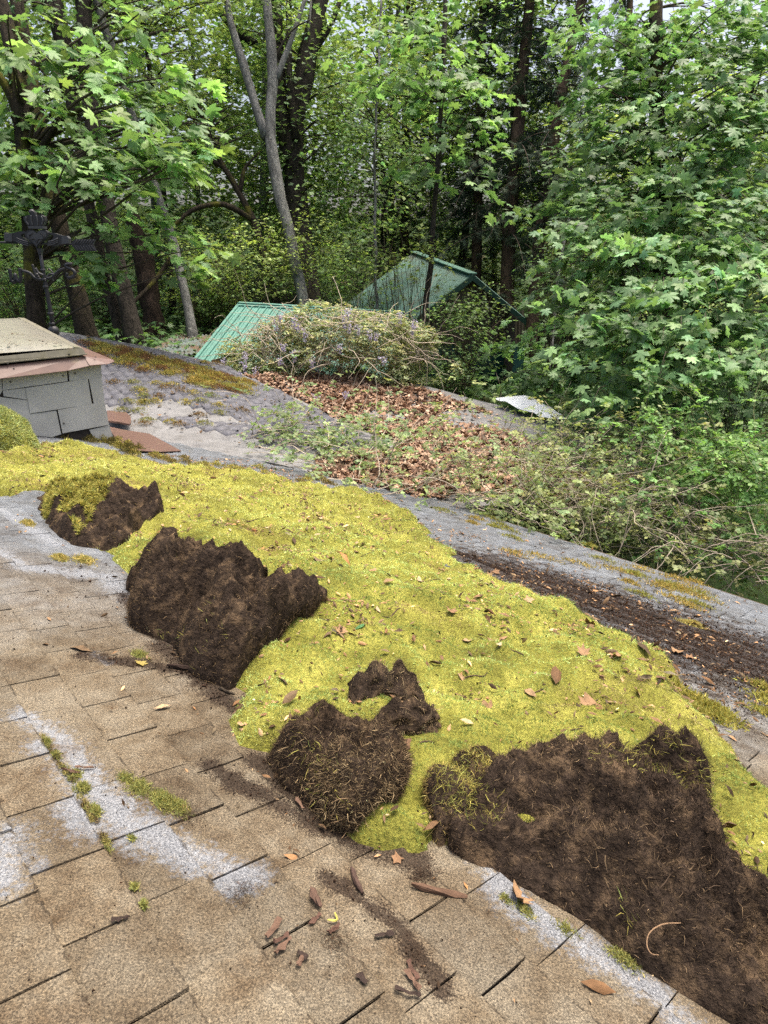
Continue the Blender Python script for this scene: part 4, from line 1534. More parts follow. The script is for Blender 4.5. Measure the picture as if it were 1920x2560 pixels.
# ================================================================== SMALL MOSS PATCHES ON THE ROOFS
def tuft_patch(lf, px, py, w, hgt, n, base, wing_=False, size=(.008, .02)):
    """cushion of tips around a spot (1659 px view)"""
    if wing_:
        c = px_wing(px * K16, py * K16)
        off = rng.normal(0, w / 2, (n, 2)) * np.array([1, .6])
        P = np.column_stack([c[:2] + off, np.zeros(n)])
        P[:, 2] = q_z(P[:, :2]) + .02 + hgt * np.exp(-(off ** 2).sum(1) / (w * w / 3)) * rng.uniform(.3, 1, n)
    else:
        u, v = px_roof(px * K16, py * K16)
        off = rng.normal(0, w / 2, (n, 2)) * np.array([1.0, .55])
        P2 = np.array([u * D, v * D]) + off
        P = roof_xyz(P2, .012 + hgt * np.exp(-(off ** 2).sum(1) / (w * w / 3)) * rng.uniform(.2, 1, n))
    lf.add(SPIKE, P, rng.normal(0, 1, (n, 3)), np.array([0, 0, 1.0]) + rng.normal(0, .6, (n, 3)), rng.uniform(*size, n), rcol(base, n))


lf = Leaves()
for px, py, w, n in [(270, 1690, .035, 250), (300, 1712, .05, 500), (350, 1738, .05, 600), (385, 1752, .04, 350), (180, 1710, .025, 260), (205, 1760, .025, 260), (165, 1680, .02, 160), (100, 1610, .02, 150),
                     (120, 1640, .02, 120), (300, 1420, .045, 500), (130, 1210, .06, 500), (180, 1215, .08, 500), (60, 1135, .07, 300), (1130, 1975, .03, 150), (1220, 2020, .035, 200), (1345, 2080, .04, 260),
                     (290, 1925, .012, 60), (310, 1965, .012, 60), (285, 1820, .012, 60), (1090, 1950, .02, 80), (1195, 1300, .05, 250), (1490, 1352, .09, 500), (1500, 1350, .06, 300)]:
    tuft_patch(lf, px, py, w * 1.1, w * .3, n * 2, (0.25, 0.25, 0.05) if py > 1400 else (0.40, 0.33, 0.07), False, (.006, .016) if py > 1400 else (.012, .025))
for (x0, y0), (x1, y1) in zip([(82, 1590), (120, 1640), (150, 1690), (185, 1750), (205, 1785)], [(120, 1640), (150, 1690), (185, 1750), (205, 1785), (240, 1850)]):
    for k in range(9):
        a = rng.random()
        tuft_patch(lf, x0 + (x1 - x0) * a + rng.normal(0, 3), y0 + (y1 - y0) * a, .012 + .012 * rng.random(), .006, 60, [(0.22, 0.22, 0.045), (0.30, 0.25, 0.06), (0.14, 0.10, 0.04)][k % 3], False, (.005, .012))
for k in range(34):
    a = rng.random()
    tuft_patch(lf, 960 + 560 * a + rng.normal(0, 25), 1105 + 200 * a + rng.normal(0, 18), .10 + .12 * rng.random(), .03, 220, (0.33, 0.24, 0.03) if rng.random() < .6 else (0.26, 0.25, 0.03), False, (.02, .045))
for k in range(16):
    tuft_patch(lf, 1430 + 240 * rng.random(), 1480 + 100 * rng.random(), .12, .03, 260, (0.30, 0.27, 0.03), False, (.02, .04))
for k in range(150):     # along the crest by the skylight and the far eave
    a = rng.random() ** .8
    tuft_patch(lf, 175 + 360 * a + rng.normal(0, 8), 742 + 95 * a + 34 * rng.random() ** 2 + 5, .20, .06, 170, [(0.20, 0.10, 0.03), (0.36, 0.28, 0.035), (0.28, 0.26, 0.04)][k % 3], True, (.03, .07))
for k in range(42):
    tuft_patch(lf, 235 + 300 * rng.random(), 800 + 125 * rng.random(), .16, .06, 150, [(0.20, 0.12, 0.03), (0.36, 0.29, 0.035), (0.24, 0.24, 0.04)][k % 3], True, (.03, .06))
for k in range(26):     # between mat and valley
    a = rng.random()
    tuft_patch(lf, 300 + 420 * a + rng.normal(0, 20), 985 + 62 * a + rng.normal(0, 8), .14, .05, 180, (0.20, 0.15, 0.03) if k % 2 else (0.33, 0.28, 0.03), False, (.025, .05))
for k in range(26):     # dark damp moss at the foot of the curb
    a = rng.random()
    tuft_patch(lf, 130 + 170 * a, 935 + 45 * a + rng.normal(0, 5), .14, .10, 260, (0.12, 0.10, 0.02) if k % 3 else (0.24, 0.20, 0.025), False, (.025, .05))
o = lf.build('moss_patches', M['moss_tip'], None, 'stuff')
tag(o, 'small scattered tufts of gold and brown moss over the shingles', 'moss', None, 'stuff')

# ================================================================== CRUMBS AND LITTER
TET = (np.array([(0, 0, 0), (1, .1, .1), (.4, .9, .05), (.45, .35, .75)], float) - np.array([.45, .35, .1]), np.array([[0, 1, 3], [1, 2, 3], [2, 0, 3], [0, 2, 1]]))


def along(lines, n, wmul=1.0):
    out = []
    L = []
    segs = []
    for pl, w in lines:
        q = [np.array(px_roof(a * K16, b * K16)) * D for a, b in pl]
        for a, b in zip(q[:-1], q[1:]):
            segs.append((a, b, w)); L.append(np.linalg.norm(b - a) * w)
    L = np.array(L) / sum(L)
    for (a, b, w), l in zip(segs, L):
        m = int(n * l)
        out.append(a + (b - a) * rng.random((m, 1)) + rng.normal(0, w * .5 * wmul, (m, 2)))
    return np.vstack(out)


P = along(SOIL_LINES, 60000, 1.0)
P = P[(P[:, 1] < 5.38 * D)]
P2 = rng.uniform((0.3, 0.2), (4.0, 2.2), (2600, 2))
P = np.vstack([P, P2[~inside(P2, moss_poly)]])
P = P[~inside(P, moss_poly) | (rng.random(len(P)) < .05)]
n = len(P)
lf = Leaves()
dd = np.sqrt((P ** 2).sum(1) + D * D)
lf.add(TET, roof_xyz(P, np.full(n, .014)), np.tile(RN, (n, 1)) + rng.normal(0, .4, (n, 3)), rng.normal(0, 1, (n, 3)), rng.lognormal(-5.7, .5, n) * np.clip(dd / 3, .8, 1.5), rcol((0.03, 0.018, 0.012), n, .45))
o = lf.build('soil_crumbs', M['crumb'], None, 'stuff')
tag(o, 'dark soil crumbs strewn over the bared shingles', 'soil', None, 'stuff')

# fallen leaves and needles too many to count, on the near roof
P = np.vstack([along(SOIL_LINES[:3], 260, 1.4), rng.uniform(moss_poly.min(0), moss_poly.max(0), (5200, 2)), np.vstack([c0 + rng.normal(0, .09, (40, 2)) for c0 in rng.uniform(moss_poly.min(0), moss_poly.max(0), (150, 2))]), rng.uniform((1.5, 5.0 * .9), (9, 7), (700, 2))])
P = P[(P[:, 1] < 5.36 * D) & (P[:, 0] > .4)]
im = inside(P, moss_poly)
P = P[im | (P[:, 1] > 3.6) | (rng.random(len(P)) < .12)]; im = inside(P, moss_poly)
hgt = np.where(im, moss_h(P) + .012, .018)
n = len(P)
lf = Leaves()
SCRAP = (OVAL[0] * np.array([.55, 1, 1.6]) + np.array([0, 0, .02]), OVAL[1])
lf.add(SCRAP, roof_xyz(P, hgt), np.tile(RN, (n, 1)) + rng.normal(0, .5, (n, 3)), rng.normal(0, 1, (n, 3)), rng.lognormal(-3.65, .5, n), rcol((0.15, 0.09, 0.045), n, .7))
o = lf.build('leaf_litter', M['dead'], None, 'stuff')
tag(o, 'scattered scraps of dead tan leaves over moss and shingles', 'leaf litter', None, 'stuff')

# single dead leaves that can be picked out
leaf_me = []
for k in range(6):
    r = np.random.default_rng(40 + k)
    tv, tf = CURL if k % 2 else OVAL
    V = tv.copy()
    if k % 2 == 0:
        V[:, 0] *= .9
    V[:, 2] += .35 * V[:, 0] ** 2 * (1 if k < 4 else -1) + .10 * np.sin(V[:, 1] * 5 + k) + r.normal(0, .03, len(V))
    cV = np.tile(np.array([(0.28, 0.18, 0.095), (0.20, 0.115, 0.06), (0.36, 0.26, 0.15), (0.24, 0.145, 0.075), (0.11, 0.062, 0.035), (0.30, 0.195, 0.105)][k]), (len(V), 1)) * r.uniform(.8, 1.2, (len(V), 1))
    leaf_me.append(mesh_data('dead_leaf', V, tf, M['dead'], cV, False))


def place_uv(me, name, px, py, size, label, cat, group, rot=None, tilt=.25, h=.016):
    u, v = px_roof(px * K16, py * K16)
    P = np.array([[u * D, v * D]])
    hh = (moss_h(P)[0] + .010) if inside(P, moss_poly)[0] else h
    pos = roof_xyz(P, [hh])[0]
    o = bpy.data.objects.new(name, me)
    COL.objects.link(o)
    z = unit(RN + rng.normal(0, tilt, 3)); a = rng.uniform(0, 6.28) if rot is None else rot
    x = unit(np.cross(z, math.cos(a) * RE + math.sin(a) * RS)); y = np.cross(z, x)
    A = np.column_stack([x, y, z]) * size
    mt = Matrix.Identity(4)
    for i in range(3):
        for j in range(3):
            mt[i][j] = A[i, j]
        mt[i][3] = pos[i]
    o.matrix_basis = mt
    tag(o, label, cat, group)
    return o


# on the mat: spots where single leaves lie
spots = [(848, 1493), (540, 1448), (800, 1375), (730, 1420), (880, 1655), (1000, 1415), (980, 1500), (1060, 1420), (1075, 1445), (1260, 1560), (1200, 1640), (1370, 1540), (640, 1215), (560, 1090), (500, 1140),
         (700, 1255), (760, 1210), (1130, 1340), (1180, 1400), (620, 1110), (900, 1270), (1320, 1480), (455, 1090), (385, 1065), (820, 1290), (960, 1360), (690, 1150), (1250, 1480), (1420, 1510), (520, 1590),
         (1120, 1530), (1010, 1340), (590, 1165), (430, 1040), (345, 1105), (250, 1020), (170, 1010), (110, 1010), (770, 1130), (1050, 1560)]
for i, (px, py) in enumerate(spots):
    place_uv(leaf_me[i % 6], 'dead_leaf', px + rng.normal(0, 3), py + rng.normal(0, 3), rng.uniform(.045, .085), 'curled tan dead leaf lying on the yellow green moss mat', 'leaf', 'dead leaves on the moss mat')
for i in range(26):
    a = rng.random()
    place_uv(leaf_me[i % 6], 'dead_leaf', 960 + 680 * a, 1215 + 270 * a + rng.normal(0, 34), rng.uniform(.05, .09), 'small tan dead leaf on the soil darkened shingles below the moss mat', 'leaf', 'dead leaves on the dirty shingles')
o = place_uv(leaf_me[3], 'dead_leaf', 1120, 1945, .075, 'folded brown leaf leaning on the foot of the largest clod', 'leaf', None, 1.2, .7)
o = place_uv(leaf_me[1], 'dead_leaf', 858, 1862, .035, 'small orange leaf scrap on the shingles below the green moss tongue', 'leaf', None, 1.2)
o = place_uv(leaf_me[0], 'dead_leaf', 395, 1746, .035, 'thin tan leaf scrap at the tip of the moss tuft', 'leaf', None, .4)
gl = mesh_data('green_leaf', OVAL[0], OVAL[1], M['leaf'], np.tile((0.10, 0.30, 0.09), (len(OVAL[0]), 1)))
place_uv(gl, 'green_leaf', 778, 1420, .075, 'fresh green fallen leaf lying on the moss mat', 'leaf', None, 2.2)
yl = mesh_data('yellow_moss_scrap', CURL[0], CURL[1], M['leaf'], np.tile((0.45, 0.34, 0.05), (len(CURL[0]), 1)))
place_uv(yl, 'moss_scrap', 302, 1438, .055, 'crumpled yellow moss scrap on brown shingles', 'moss scrap', None, .2)

# twigs and bark chips on the shingles
def stick(px0, py0, px1, py1, r, label, cat='twig', name='twig', col=(0.13, 0.07, 0.045), group=None, chip=False, bend=.05):
    a = np.array(px_roof(px0 * K16, py0 * K16)) * D; b = np.array(px_roof(px1 * K16, py1 * K16)) * D
    P = np.array([a + (b - a) * t for t in np.linspace(0, 1, 6)])
    n_ = np.array([-(b - a)[1], (b - a)[0]])
    P = P + n_ * (bend * np.sin(np.linspace(0, 3.1, 6)) + rng.normal(0, .012, 6))[:, None]
    on = inside(P, moss_poly)
    hh = np.where(on, moss_h(P) + r * .6, .0155 + r * .9)
    pts = roof_xyz(P, hh)
    m = MB()
    rr = r * (np.array([.55, 1, .95, 1.05, .9, .5]) if not chip else rng.uniform(.5, 1.2, 6))
    V0 = m.tube(pts, rr, 7 if not chip else 4, np.array(col), True)
    m.V[0] = m.V[0] + rng.normal(0, r * (.16 if not chip else .28), m.V[0].shape)
    if chip:
        V = m.V[0]; c0 = V.mean(0)
        hh_ = (V - c0) @ RN
        m.V[0] = V - RN * (hh_ * .45)[:, None]
    ctr = pts.mean(0)
    o = m.build(name, M['twig'], None, False, None, ctr)
    tag(o, label, cat, group)
    return o


stick(885, 1925, 1005, 1952, .0085, 'straight reddish brown stick pointing at the folded leaf', 'stick', 'stick', (0.10, 0.058, 0.036))
stick(755, 1888, 782, 1945, .0075, 'short thick dark stick standing alone on the shingles', 'stick', 'stick', (0.065, 0.04, 0.03))
stick(360, 1446, 450, 1458, .010, 'dark damp twig at the foot of the big shaggy clod', 'twig', 'twig', (0.03, 0.018, 0.013))
stick(472, 1494, 505, 1510, .006, 'small dark twig beside the edge of the moss', 'twig', 'twig', (0.04, 0.03, 0.02))
stick(670, 1935, 690, 1975, .009, 'forked brown bark piece under a pale yellow stem', 'bark', 'bark_chip', (0.10, 0.06, 0.042))
stick(705, 2000, 720, 1985, .003, 'pale yellow bent stem over brown bark bits', 'stem', 'stem', (0.42, 0.38, 0.09), None, False, .6)
for k, (a, b, c, d) in enumerate([(572, 2038, 602, 1998), (588, 2050, 622, 2030), (640, 2070, 660, 2085), (640, 2100, 650, 2080), (705, 2030, 730, 2010), (806, 2035, 845, 2030), (875, 2110, 905, 2150), (880, 2090, 900, 2130),
                                  (850, 2150, 905, 2165), (590, 2075, 625, 2040), (665, 2010, 690, 1990), (770, 2120, 790, 2140), (160, 1668, 200, 1670), (130, 1672, 170, 1682), (240, 2003, 275, 1996), (640, 1735, 655, 1760)]):
    stick(a, b, c, d, .0065, 'loose chip of reddish bark on the tan shingles', 'bark', 'bark_chip', [(0.125, 0.075, 0.05), (0.085, 0.047, 0.033), (0.035, 0.023, 0.018)][k % 3], 'bark chips on the shingles', True)
for k in range(18):
    px, py = spots[(k * 2) % len(spots)]
    a = rng.uniform(-.5, .8); L = rng.uniform(20, 60)
    stick(px + 15, py + 8, px + 15 + L * math.cos(a), py + 8 + L * math.sin(a), .0032, 'thin dark twig fallen on the moss mat', 'twig', 'twig', (0.07, 0.045, 0.03), 'twigs on the moss mat')
# dark clump of torn roots on the shingles
for px, py, s_, lab in [(410, 1772, .028, 'dark root clump lying past the end of the moss tuft'), (520, 1940, .026, 'spidery tuft of brown roots on the open shingles'), (720, 2050, .03, 'dark root scrap among the bark chips'),
                        (905, 1905, .022, 'small brown root clump beside the straight stick')]:
    u, v = px_roof(px * K16, py * K16); c = rp(u, v, .018)
    n = 380
    lf = Leaves()
    nv = rng.normal(0, 1, (n, 3)); nv -= np.minimum(nv @ RN, 0)[:, None] * RN
    lf.add(HAIR, c + nv * s_ * .6 * np.array([1.3, 1.3, .25]), rng.normal(0, 1, (n, 3)), nv * np.array([1, 1, .2]) + rng.normal(0, 1.2, (n, 3)) * np.array([1, 1, .3]), rng.uniform(.006, .022, n), rcol((0.045, 0.028, 0.018), n, .5))
    V, F, C = lf.arrays()
    o = bpy.data.objects.new('root_clump', mesh_data('root_clump', V - c, F, M['fibre'], C)); o.location = Vector(c); COL.objects.link(o)
    tag(o, lab, 'root clump')
# bare roots trailing over the largest clod
def root(pts, r, par=None):
    P = np.array([roof_xyz(np.array([px_roof(x * K16, y * K16, .13)]) * D, [.15 + rng.normal(0, .006)])[0] for x, y in pts])
    q_ = np.linspace(0, len(P) - 1, 40); P = np.column_stack([np.interp(q_, np.arange(len(P)), P[:, j]) for j in range(3)])
    for _ in range(8):
        P[1:-1] = (P[:-2] + 2 * P[1:-1] + P[2:]) / 4
    return MB().tube(P, r, 5, np.array((0.22, 0.14, 0.08))).build('root', M['twig'], None, False, None, P.mean(0))


o = root([(1420, 2070), (1400, 2080), (1390, 2060), (1395, 2030), (1430, 2010), (1470, 2005), (1510, 2000), (1540, 1985)], .0015); tag(o, 'pale hooked root lying on the largest clod', 'root')

# ================================================================== LEAF LITTER ON THE WING ROOF
leaf_area = wing_poly([(560, 940), (640, 935), (760, 925), (900, 935), (1010, 958), (1100, 985), (1230, 1030), (1330, 1110), (1460, 1170), (1640, 1195), (1600, 1240), (1400, 1268), (1250, 1255), (1130, 1250), (1000, 1248), (870, 1225), (760, 1190),
                       (800, 1150), (960, 1130), (1000, 1115), (900, 1078), (810, 1040), (730, 1005), (650, 965)])
cand = rng.uniform(leaf_area.min(0), leaf_area.max(0), (80000, 2))
cand = cand[inside(cand, leaf_area)]
hole = np.array([px_wing(x, y)[:2] for x, y in [(1080, 1035), (1180, 1020), (1250, 1050), (1330, 1085), (1240, 1095), (1130, 1078)]])
hole2 = np.array([px_wing(x, y)[:2] for x, y in [(900, 1035), (960, 1028), (1030, 1045), (1010, 1058), (930, 1055)]])
dn = fbm(cand, 0.9, 3)
keep = (edge_dist(cand, leaf_area) > .35 * rng.random(len(cand))) & ~((inside(cand, hole) | inside(cand, hole2)) & (rng.random(len(cand)) < .93)) & (rng.random(len(cand)) < np.clip(.75 + .5 * dn, .15, 1))
cand = cand[keep][:36000]
n = len(cand)
pz = wing_z(cand) + .02 + .09 * np.clip(.5 + fbm(cand, 1.1, 2), 0, 1.3) * rng.random(n)
lf = Leaves()
nz = np.array([0, 0, 1.0]) + rng.normal(0, .5, (n, 3))
half = rng.random(n) < .5
pal = np.array([(0.33, 0.215, 0.14), (0.23, 0.135, 0.085), (0.42, 0.30, 0.21), (0.13, 0.075, 0.05), (0.27, 0.165, 0.105)])
lc = pal[rng.integers(0, 5, n)] * np.exp(rng.normal(0, .2, (n, 1)))
P3 = np.column_stack([cand, pz])
hd = rng.normal(0, 1, (n, 3))
sz = rng.uniform(.06, .14, n)
lf.add(CURL, P3[half], nz[half], hd[half], sz[half], lc[half])
lf.add(OVAL, P3[~half], nz[~half], hd[~half], sz[~half], lc[~half])
o = lf.build('leaf_litter', M['dead'], None, 'stuff')
tag(o, 'deep drift of brown maple leaves filling the wing roof', 'leaf litter', None, 'stuff')

# a few leaves on the shingled upper roof and gable-side ground
cand = rng.uniform(q_poly.min(0), q_poly.max(0), (900, 2)); cand = cand[inside(cand, q_poly)]
n = len(cand)
lf = Leaves()
lf.add(DIAMOND, np.column_stack([cand, q_z(cand) + .045]), np.array([0, 0, 1.0]) + rng.normal(0, .4, (n, 3)), rng.normal(0, 1, (n, 3)), rng.uniform(.03, .10, n), rcol((0.12, 0.08, 0.045), n, .5))
o = lf.build('leaf_litter', M['dead'], None, 'stuff')
tag(o, 'sparse dark leaf scraps on the grey upper roof', 'leaf litter', None, 'stuff')


# ================================================================== WISTERIA
TWIGC = np.array((0.40, 0.34, 0.26))


def walk(p, d, n, step, wob, droop, surf=None, lift=.05):
    out = [np.array(p, float)]
    d = unit(d)
    for i in range(n):
        d = unit(d + rng.normal(0, wob, 3) + np.array([0, 0, -droop]))
        q = out[-1] + d * step
        if surf is not None:
            z = surf(q[:2]) + lift * rng.uniform(.3, 1)
            if q[2] < z:
                q[2] = z; d[2] = abs(d[2]) * .4
        out.append(q)
    return np.array(out)


def pinnate(lf, P, D_, L, col, npair=5, size=.055):
    """compound leaves: leaflets in pairs along short drooping stalks"""
    n = len(P)
    D_ = nrm(D_)
    side = nrm(np.cross(D_, np.array([0, 0, 1.0]) + rng.normal(0, .2, (n, 3))))
    for k in range(npair):
        t = (k + 1) / npair
        c = P + D_ * (L * t)[:, None] - np.array([0, 0, 1.0]) * (L * .35 * t * t)[:, None]
        for sg in (1, -1):
            h = D_ * .55 + side * sg + np.array([0, 0, -.35]) + rng.normal(0, .2, (n, 3))
            lf.add(DIAMOND, c, np.array([0, 0, 1.0]) + D_ * .3 + rng.normal(0, .4, (n, 3)), h, np.full(n, size) * rng.uniform(.7, 1.2, n), col * np.exp(rng.normal(0, .15, (n, 1))))


wz = lambda q: float(wing_z(np.asarray(q)[None])[0])

# ---- mound with flowers
mc_ = px_wing(855, 940)
mound_c = at(838, 880, 13.4 * D)
wis = thing('wisteria', np.array([mound_c[0], mound_c[1], wz(mound_c[:2])]), 'rounded mound of flowering wisteria on the leafy roof, pale leaves and mauve blooms', 'vine')
rx, ry, rz = 2.8, 1.2, 1.35
base = np.array([mound_c[0], mound_c[1], at(838, 893, 13.4 * D)[2] - .1])
tw = MB(); tips = []
for k in range(210):
    ph = rng.uniform(0, 2 * math.pi); el = rng.uniform(.1, 1.45)
    s0 = base + np.array([rng.normal(0, rx * .5), rng.normal(0, ry * .4), .1])
    d = np.array([math.cos(ph) * math.cos(el), math.sin(ph) * math.cos(el), math.sin(el)])
    w = walk(s0, d, 9, .22, .28, .07)
    e = (w - base) / np.array([rx, ry, rz]); r_ = np.linalg.norm(e, axis=1)
    w = base + e / np.maximum(1, r_)[:, None] * np.array([rx, ry, rz])
    tw.tube(w, np.linspace(.012, .004, len(w)), 4, TWIGC * rng.uniform(.6, 1.2), False)
    tips.append(w)
for k in range(150):
    ph = rng.uniform(3.3, 6.1); el = rng.uniform(.05, 1.2)
    w = walk(base + np.array([math.cos(ph) * math.cos(el) * rx, math.sin(ph) * math.cos(el) * ry, math.sin(el) * rz]) * 1.02, rng.normal(0, 1, 3) * np.array([1, .3, .6]), 8, .2, .25, .08)
    tw.tube(w, np.linspace(.011, .003, len(w)), 4, TWIGC * rng.uniform(.8, 1.3), False)
T_ = np.vstack(tips)
tw.build('stems', M['twig'], wis, kind='stuff')
n = 6500
ph = rng.uniform(0, 2 * math.pi, n); ct = rng.uniform(-.38, 1, n); st = np.sqrt(1 - ct * ct)
rr = 1 - .35 * rng.random(n) ** 2 + .14 * fbm(np.column_stack([np.cos(ph) * st * 2, np.sin(ph) * st * 2, ct * 2]), 2.0, 3)
Pm = base + np.column_stack([np.cos(ph) * st * rx, np.sin(ph) * st * ry, ct * rz]) * rr[:, None]
dens = fbm(Pm, 1.3, 3) > -.28
Pm = Pm[dens]; n = len(Pm)
lf = Leaves()
pinnate(lf, Pm, nrm(Pm - base) + rng.normal(0, .7, (n, 3)), rng.uniform(.12, .24, n), rcol((0.33, 0.36, 0.16), n, .25), 4, .075)
lf.build('foliage', M['leaf'], wis)
# racemes
FL = np.array([(0.42, 0.36, 0.62), (0.34, 0.28, 0.56), (0.54, 0.49, 0.68)])
for x, y in [(735, 800), (745, 818), (762, 830), (700, 790), (860, 795), (872, 812), (895, 822), (925, 835), (940, 842), (708, 868), (735, 885), (612, 890), (700, 905), (798, 925), (792, 1010), (795, 935), (958, 900), (975, 955), (980, 965), (1035, 810),
             (1000, 792), (640, 945), (612, 930), (865, 1003), (870, 780), (850, 870), (600, 955), (690, 812), (1032, 820), (560, 920), (780, 905)]:
    h = base; r0 = ray(x, y)
    t = 13.4 * D - ry * 1.12 if y < 915 else None
    c = CAM + r0 * t if t else px_wing(x, y) + np.array([0, 0, .15])
    m = 70
    tt = rng.random(m); L = rng.uniform(.18, .34)
    pp = c + np.column_stack([rng.normal(0, .055, m) * (1 - tt * .7), rng.normal(0, .055, m) * (1 - tt * .7), -L * tt + .1])
    lf = Leaves()
    lf.add(DIAMOND, pp, rng.normal(0, 1, (m, 3)), rng.normal(0, 1, (m, 3)), rng.uniform(.03, .055, m), FL[rng.integers(0, 3, m)] * np.exp(rng.normal(0, .2, (m, 1))))
    lf.build('flower_cluster', M['leaf'], wis, 'stuff')


# ---- vines sprawling over the leaf drift, and hanging off the eave
def vine_patch(name, label, spots, stem_n, leaf_n, col, seed_pts=None, hang=0.0, size=.06, lift=.12, up=.2, twc=TWIGC, stemr=.009, steps=10):
    pts = [s for s in spots]
    root_ = px_wing(pts[0][0], pts[0][1])
    t = thing(name, root_, label, 'vine')
    tw = MB(); W = []
    for k in range(stem_n):
        s = pts[rng.integers(0, len(pts))]
        p = px_wing(s[0] + rng.normal(0, s[2]), s[1] + rng.normal(0, s[3]))
        a = rng.normal(-.1, 1.2)
        d = np.array([math.cos(a), math.sin(a) * .6, rng.uniform(0, up)])
        w = walk(p + np.array([0, 0, .04]), d, steps, .17, .22, .03 + hang * rng.random(), wz if hang == 0 else None, lift)
        tw.tube(w, np.linspace(stemr, stemr * .35, len(w)), 4, twc * rng.uniform(.55, 1.25), False)
        W.append(w[2:])
    tw.build('stems', M['twig'], t, kind='stuff')
    W = np.vstack(W)
    k = rng.integers(0, len(W), leaf_n)
    P = W[k] + rng.normal(0, .10, (leaf_n, 3)) * np.array([1, 1, .5]) + np.array([0, 0, .05])
    lf = Leaves()
    pinnate(lf, P, rng.normal(0, 1, (leaf_n, 3)) * np.array([1, 1, .3]) + np.array([0, 0, .35]), rng.uniform(.08, .2, leaf_n), rcol(col, leaf_n, .25), 3, size)
    lf.build('foliage', M['leaf'], t)
    return t


vine_patch('wisteria_vine', 'low leafy runners creeping onto the grey upper roof edge',
           [(700, 1085, 40, 14), (780, 1105, 50, 18), (650, 1100, 50, 14), (850, 1120, 50, 18), (900, 1160, 40, 18), (790, 1140, 60, 16)], 50, 480, (0.19, 0.265, 0.085), size=.08, up=.6)
vine_patch('wisteria_vine', 'green creeper runners over the middle of the brown leaf drift',
           [(1050, 1100, 90, 16), (1000, 1170, 90, 18), (1150, 1160, 80, 18), (1250, 1130, 80, 20), (1100, 1220, 80, 14), (980, 1230, 70, 12), (1320, 1180, 80, 20)], 50, 400, (0.23, 0.31, 0.095), size=.07, up=.45)
vine_patch('wisteria_vine', 'tangle of tan vine stems and pale leaves along the outer roof edge',
           [(1420, 1120, 60, 14), (1480, 1130, 70, 18), (1560, 1170, 60, 18), (1400, 1180, 90, 24), (1330, 1140, 60, 16), (1520, 1210, 70, 20), (1350, 1240, 70, 14), (1250, 1250, 60, 10)], 110, 760, (0.24, 0.275, 0.09), size=.075, up=.4)

# hanging curtain beyond the eave at the roof corner
def curtain(name, label, box, nst, nlf, col, size, droop, twc=TWIGC, npair=4):
    """stems spring from spots (px,py,depth m) and arch over"""
    t = None
    tw = MB(); W = []
    for k in range(nst):
        x, y, d0 = box[rng.integers(0, len(box))]
        p = at(x + rng.normal(0, 30), y + rng.normal(0, 22), d0 * (1 + rng.normal(0, .04)))
        if t is None:
            t = thing(name, p * np.array([1, 1, 0]) + np.array([0, 0, .8]), label, 'vine')
        a = rng.uniform(0, 6.28)
        w = walk(p, np.array([math.cos(a), math.sin(a) * .5, rng.uniform(-.1, .8)]), 11, .16, .2, droop * rng.uniform(.4, 1.4))
        tw.tube(w, np.linspace(.007, .0025, len(w)), 4, twc * rng.uniform(.4, 1.0), False)
        W.append(w)
    tw.build('stems', M['twig'], t, kind='stuff')
    W = np.vstack(W)
    k = rng.integers(0, len(W), nlf)
    P = W[k] + rng.normal(0, .12, (nlf, 3))
    lf = Leaves()
    pinnate(lf, P, rng.normal(0, 1, (nlf, 3)) + np.array([0, -.3, -.1]), rng.uniform(.1, .24, nlf), rcol(col, nlf, .28), npair, size)
    lf.build('foliage', M['leaf'], t)
    return t


curtain('wisteria_vine', 'hanging mass of dry tan stems and pale leaflets over the dark gap below the eave',
        [(1500, 1230, 9.6), (1560, 1280, 9.2), (1640, 1330, 9.0), (1700, 1260, 9.4), (1450, 1250, 9.9), (1780, 1330, 9.0), (1850, 1380, 8.6), (1720, 1400, 8.6), (1600, 1240, 10.0), (1900, 1430, 8.4)], 240, 900, (0.19, 0.215, 0.06), .06, .16)
curtain('wisteria_vine', 'leafy vine growth bridging the corner between the wing and the eave',
        [(1190, 1262, 9.5), (1240, 1272, 9.4), (1300, 1290, 9.3), (1360, 1305, 9.2), (1430, 1325, 9.1), (1500, 1345, 9.0)], 70, 700, (0.21, 0.27, 0.075), .065, .05)
curtain('wisteria_vine', 'fresh bright green vine shoots with long leaflets beside the hanging dry stems',
        [(1750, 1130, 9.8), (1830, 1180, 9.5), (1880, 1230, 9.3), (1800, 1240, 9.4), (1900, 1300, 9.2), (1700, 1180, 10.0), (1860, 1120, 10.0)], 90, 1200, (0.13, 0.27, 0.045), .075, .10, np.array((0.16, 0.17, 0.07)), 5)

# ================================================================== TREES
def resample(P, n):
    P = np.asarray(P, float)
    s = np.r_[0, np.cumsum(np.linalg.norm(np.diff(P, axis=0), axis=1))]
    t = np.linspace(0, s[-1], n)
    Q = np.column_stack([np.interp(t, s, P[:, k]) for k in range(3)])
    for _ in range(2):
        Q[1:-1] = (Q[:-2] + 2 * Q[1:-1] + Q[2:]) / 4
    return Q


def trunk_line(pix, t, top_extra=0.0):
    """pix from the foot upwards; foot is carried down to the ground"""
    P = [at(x, y, t if len(q) == 0 else q[0]) for x, y, *q in pix]
    d = unit(P[0] - P[1])
    g = float(ground_z(P[0][0], P[0][1]))
    if P[0][2] > g:
        k = (P[0][2] - g + .3) / max(.25, -d[2])
        P.insert(0, P[0] + d * k)
    if top_extra:
        P.append(P[-1] + unit(P[-1] - P[-2]) * top_extra)
    return np.array(P)


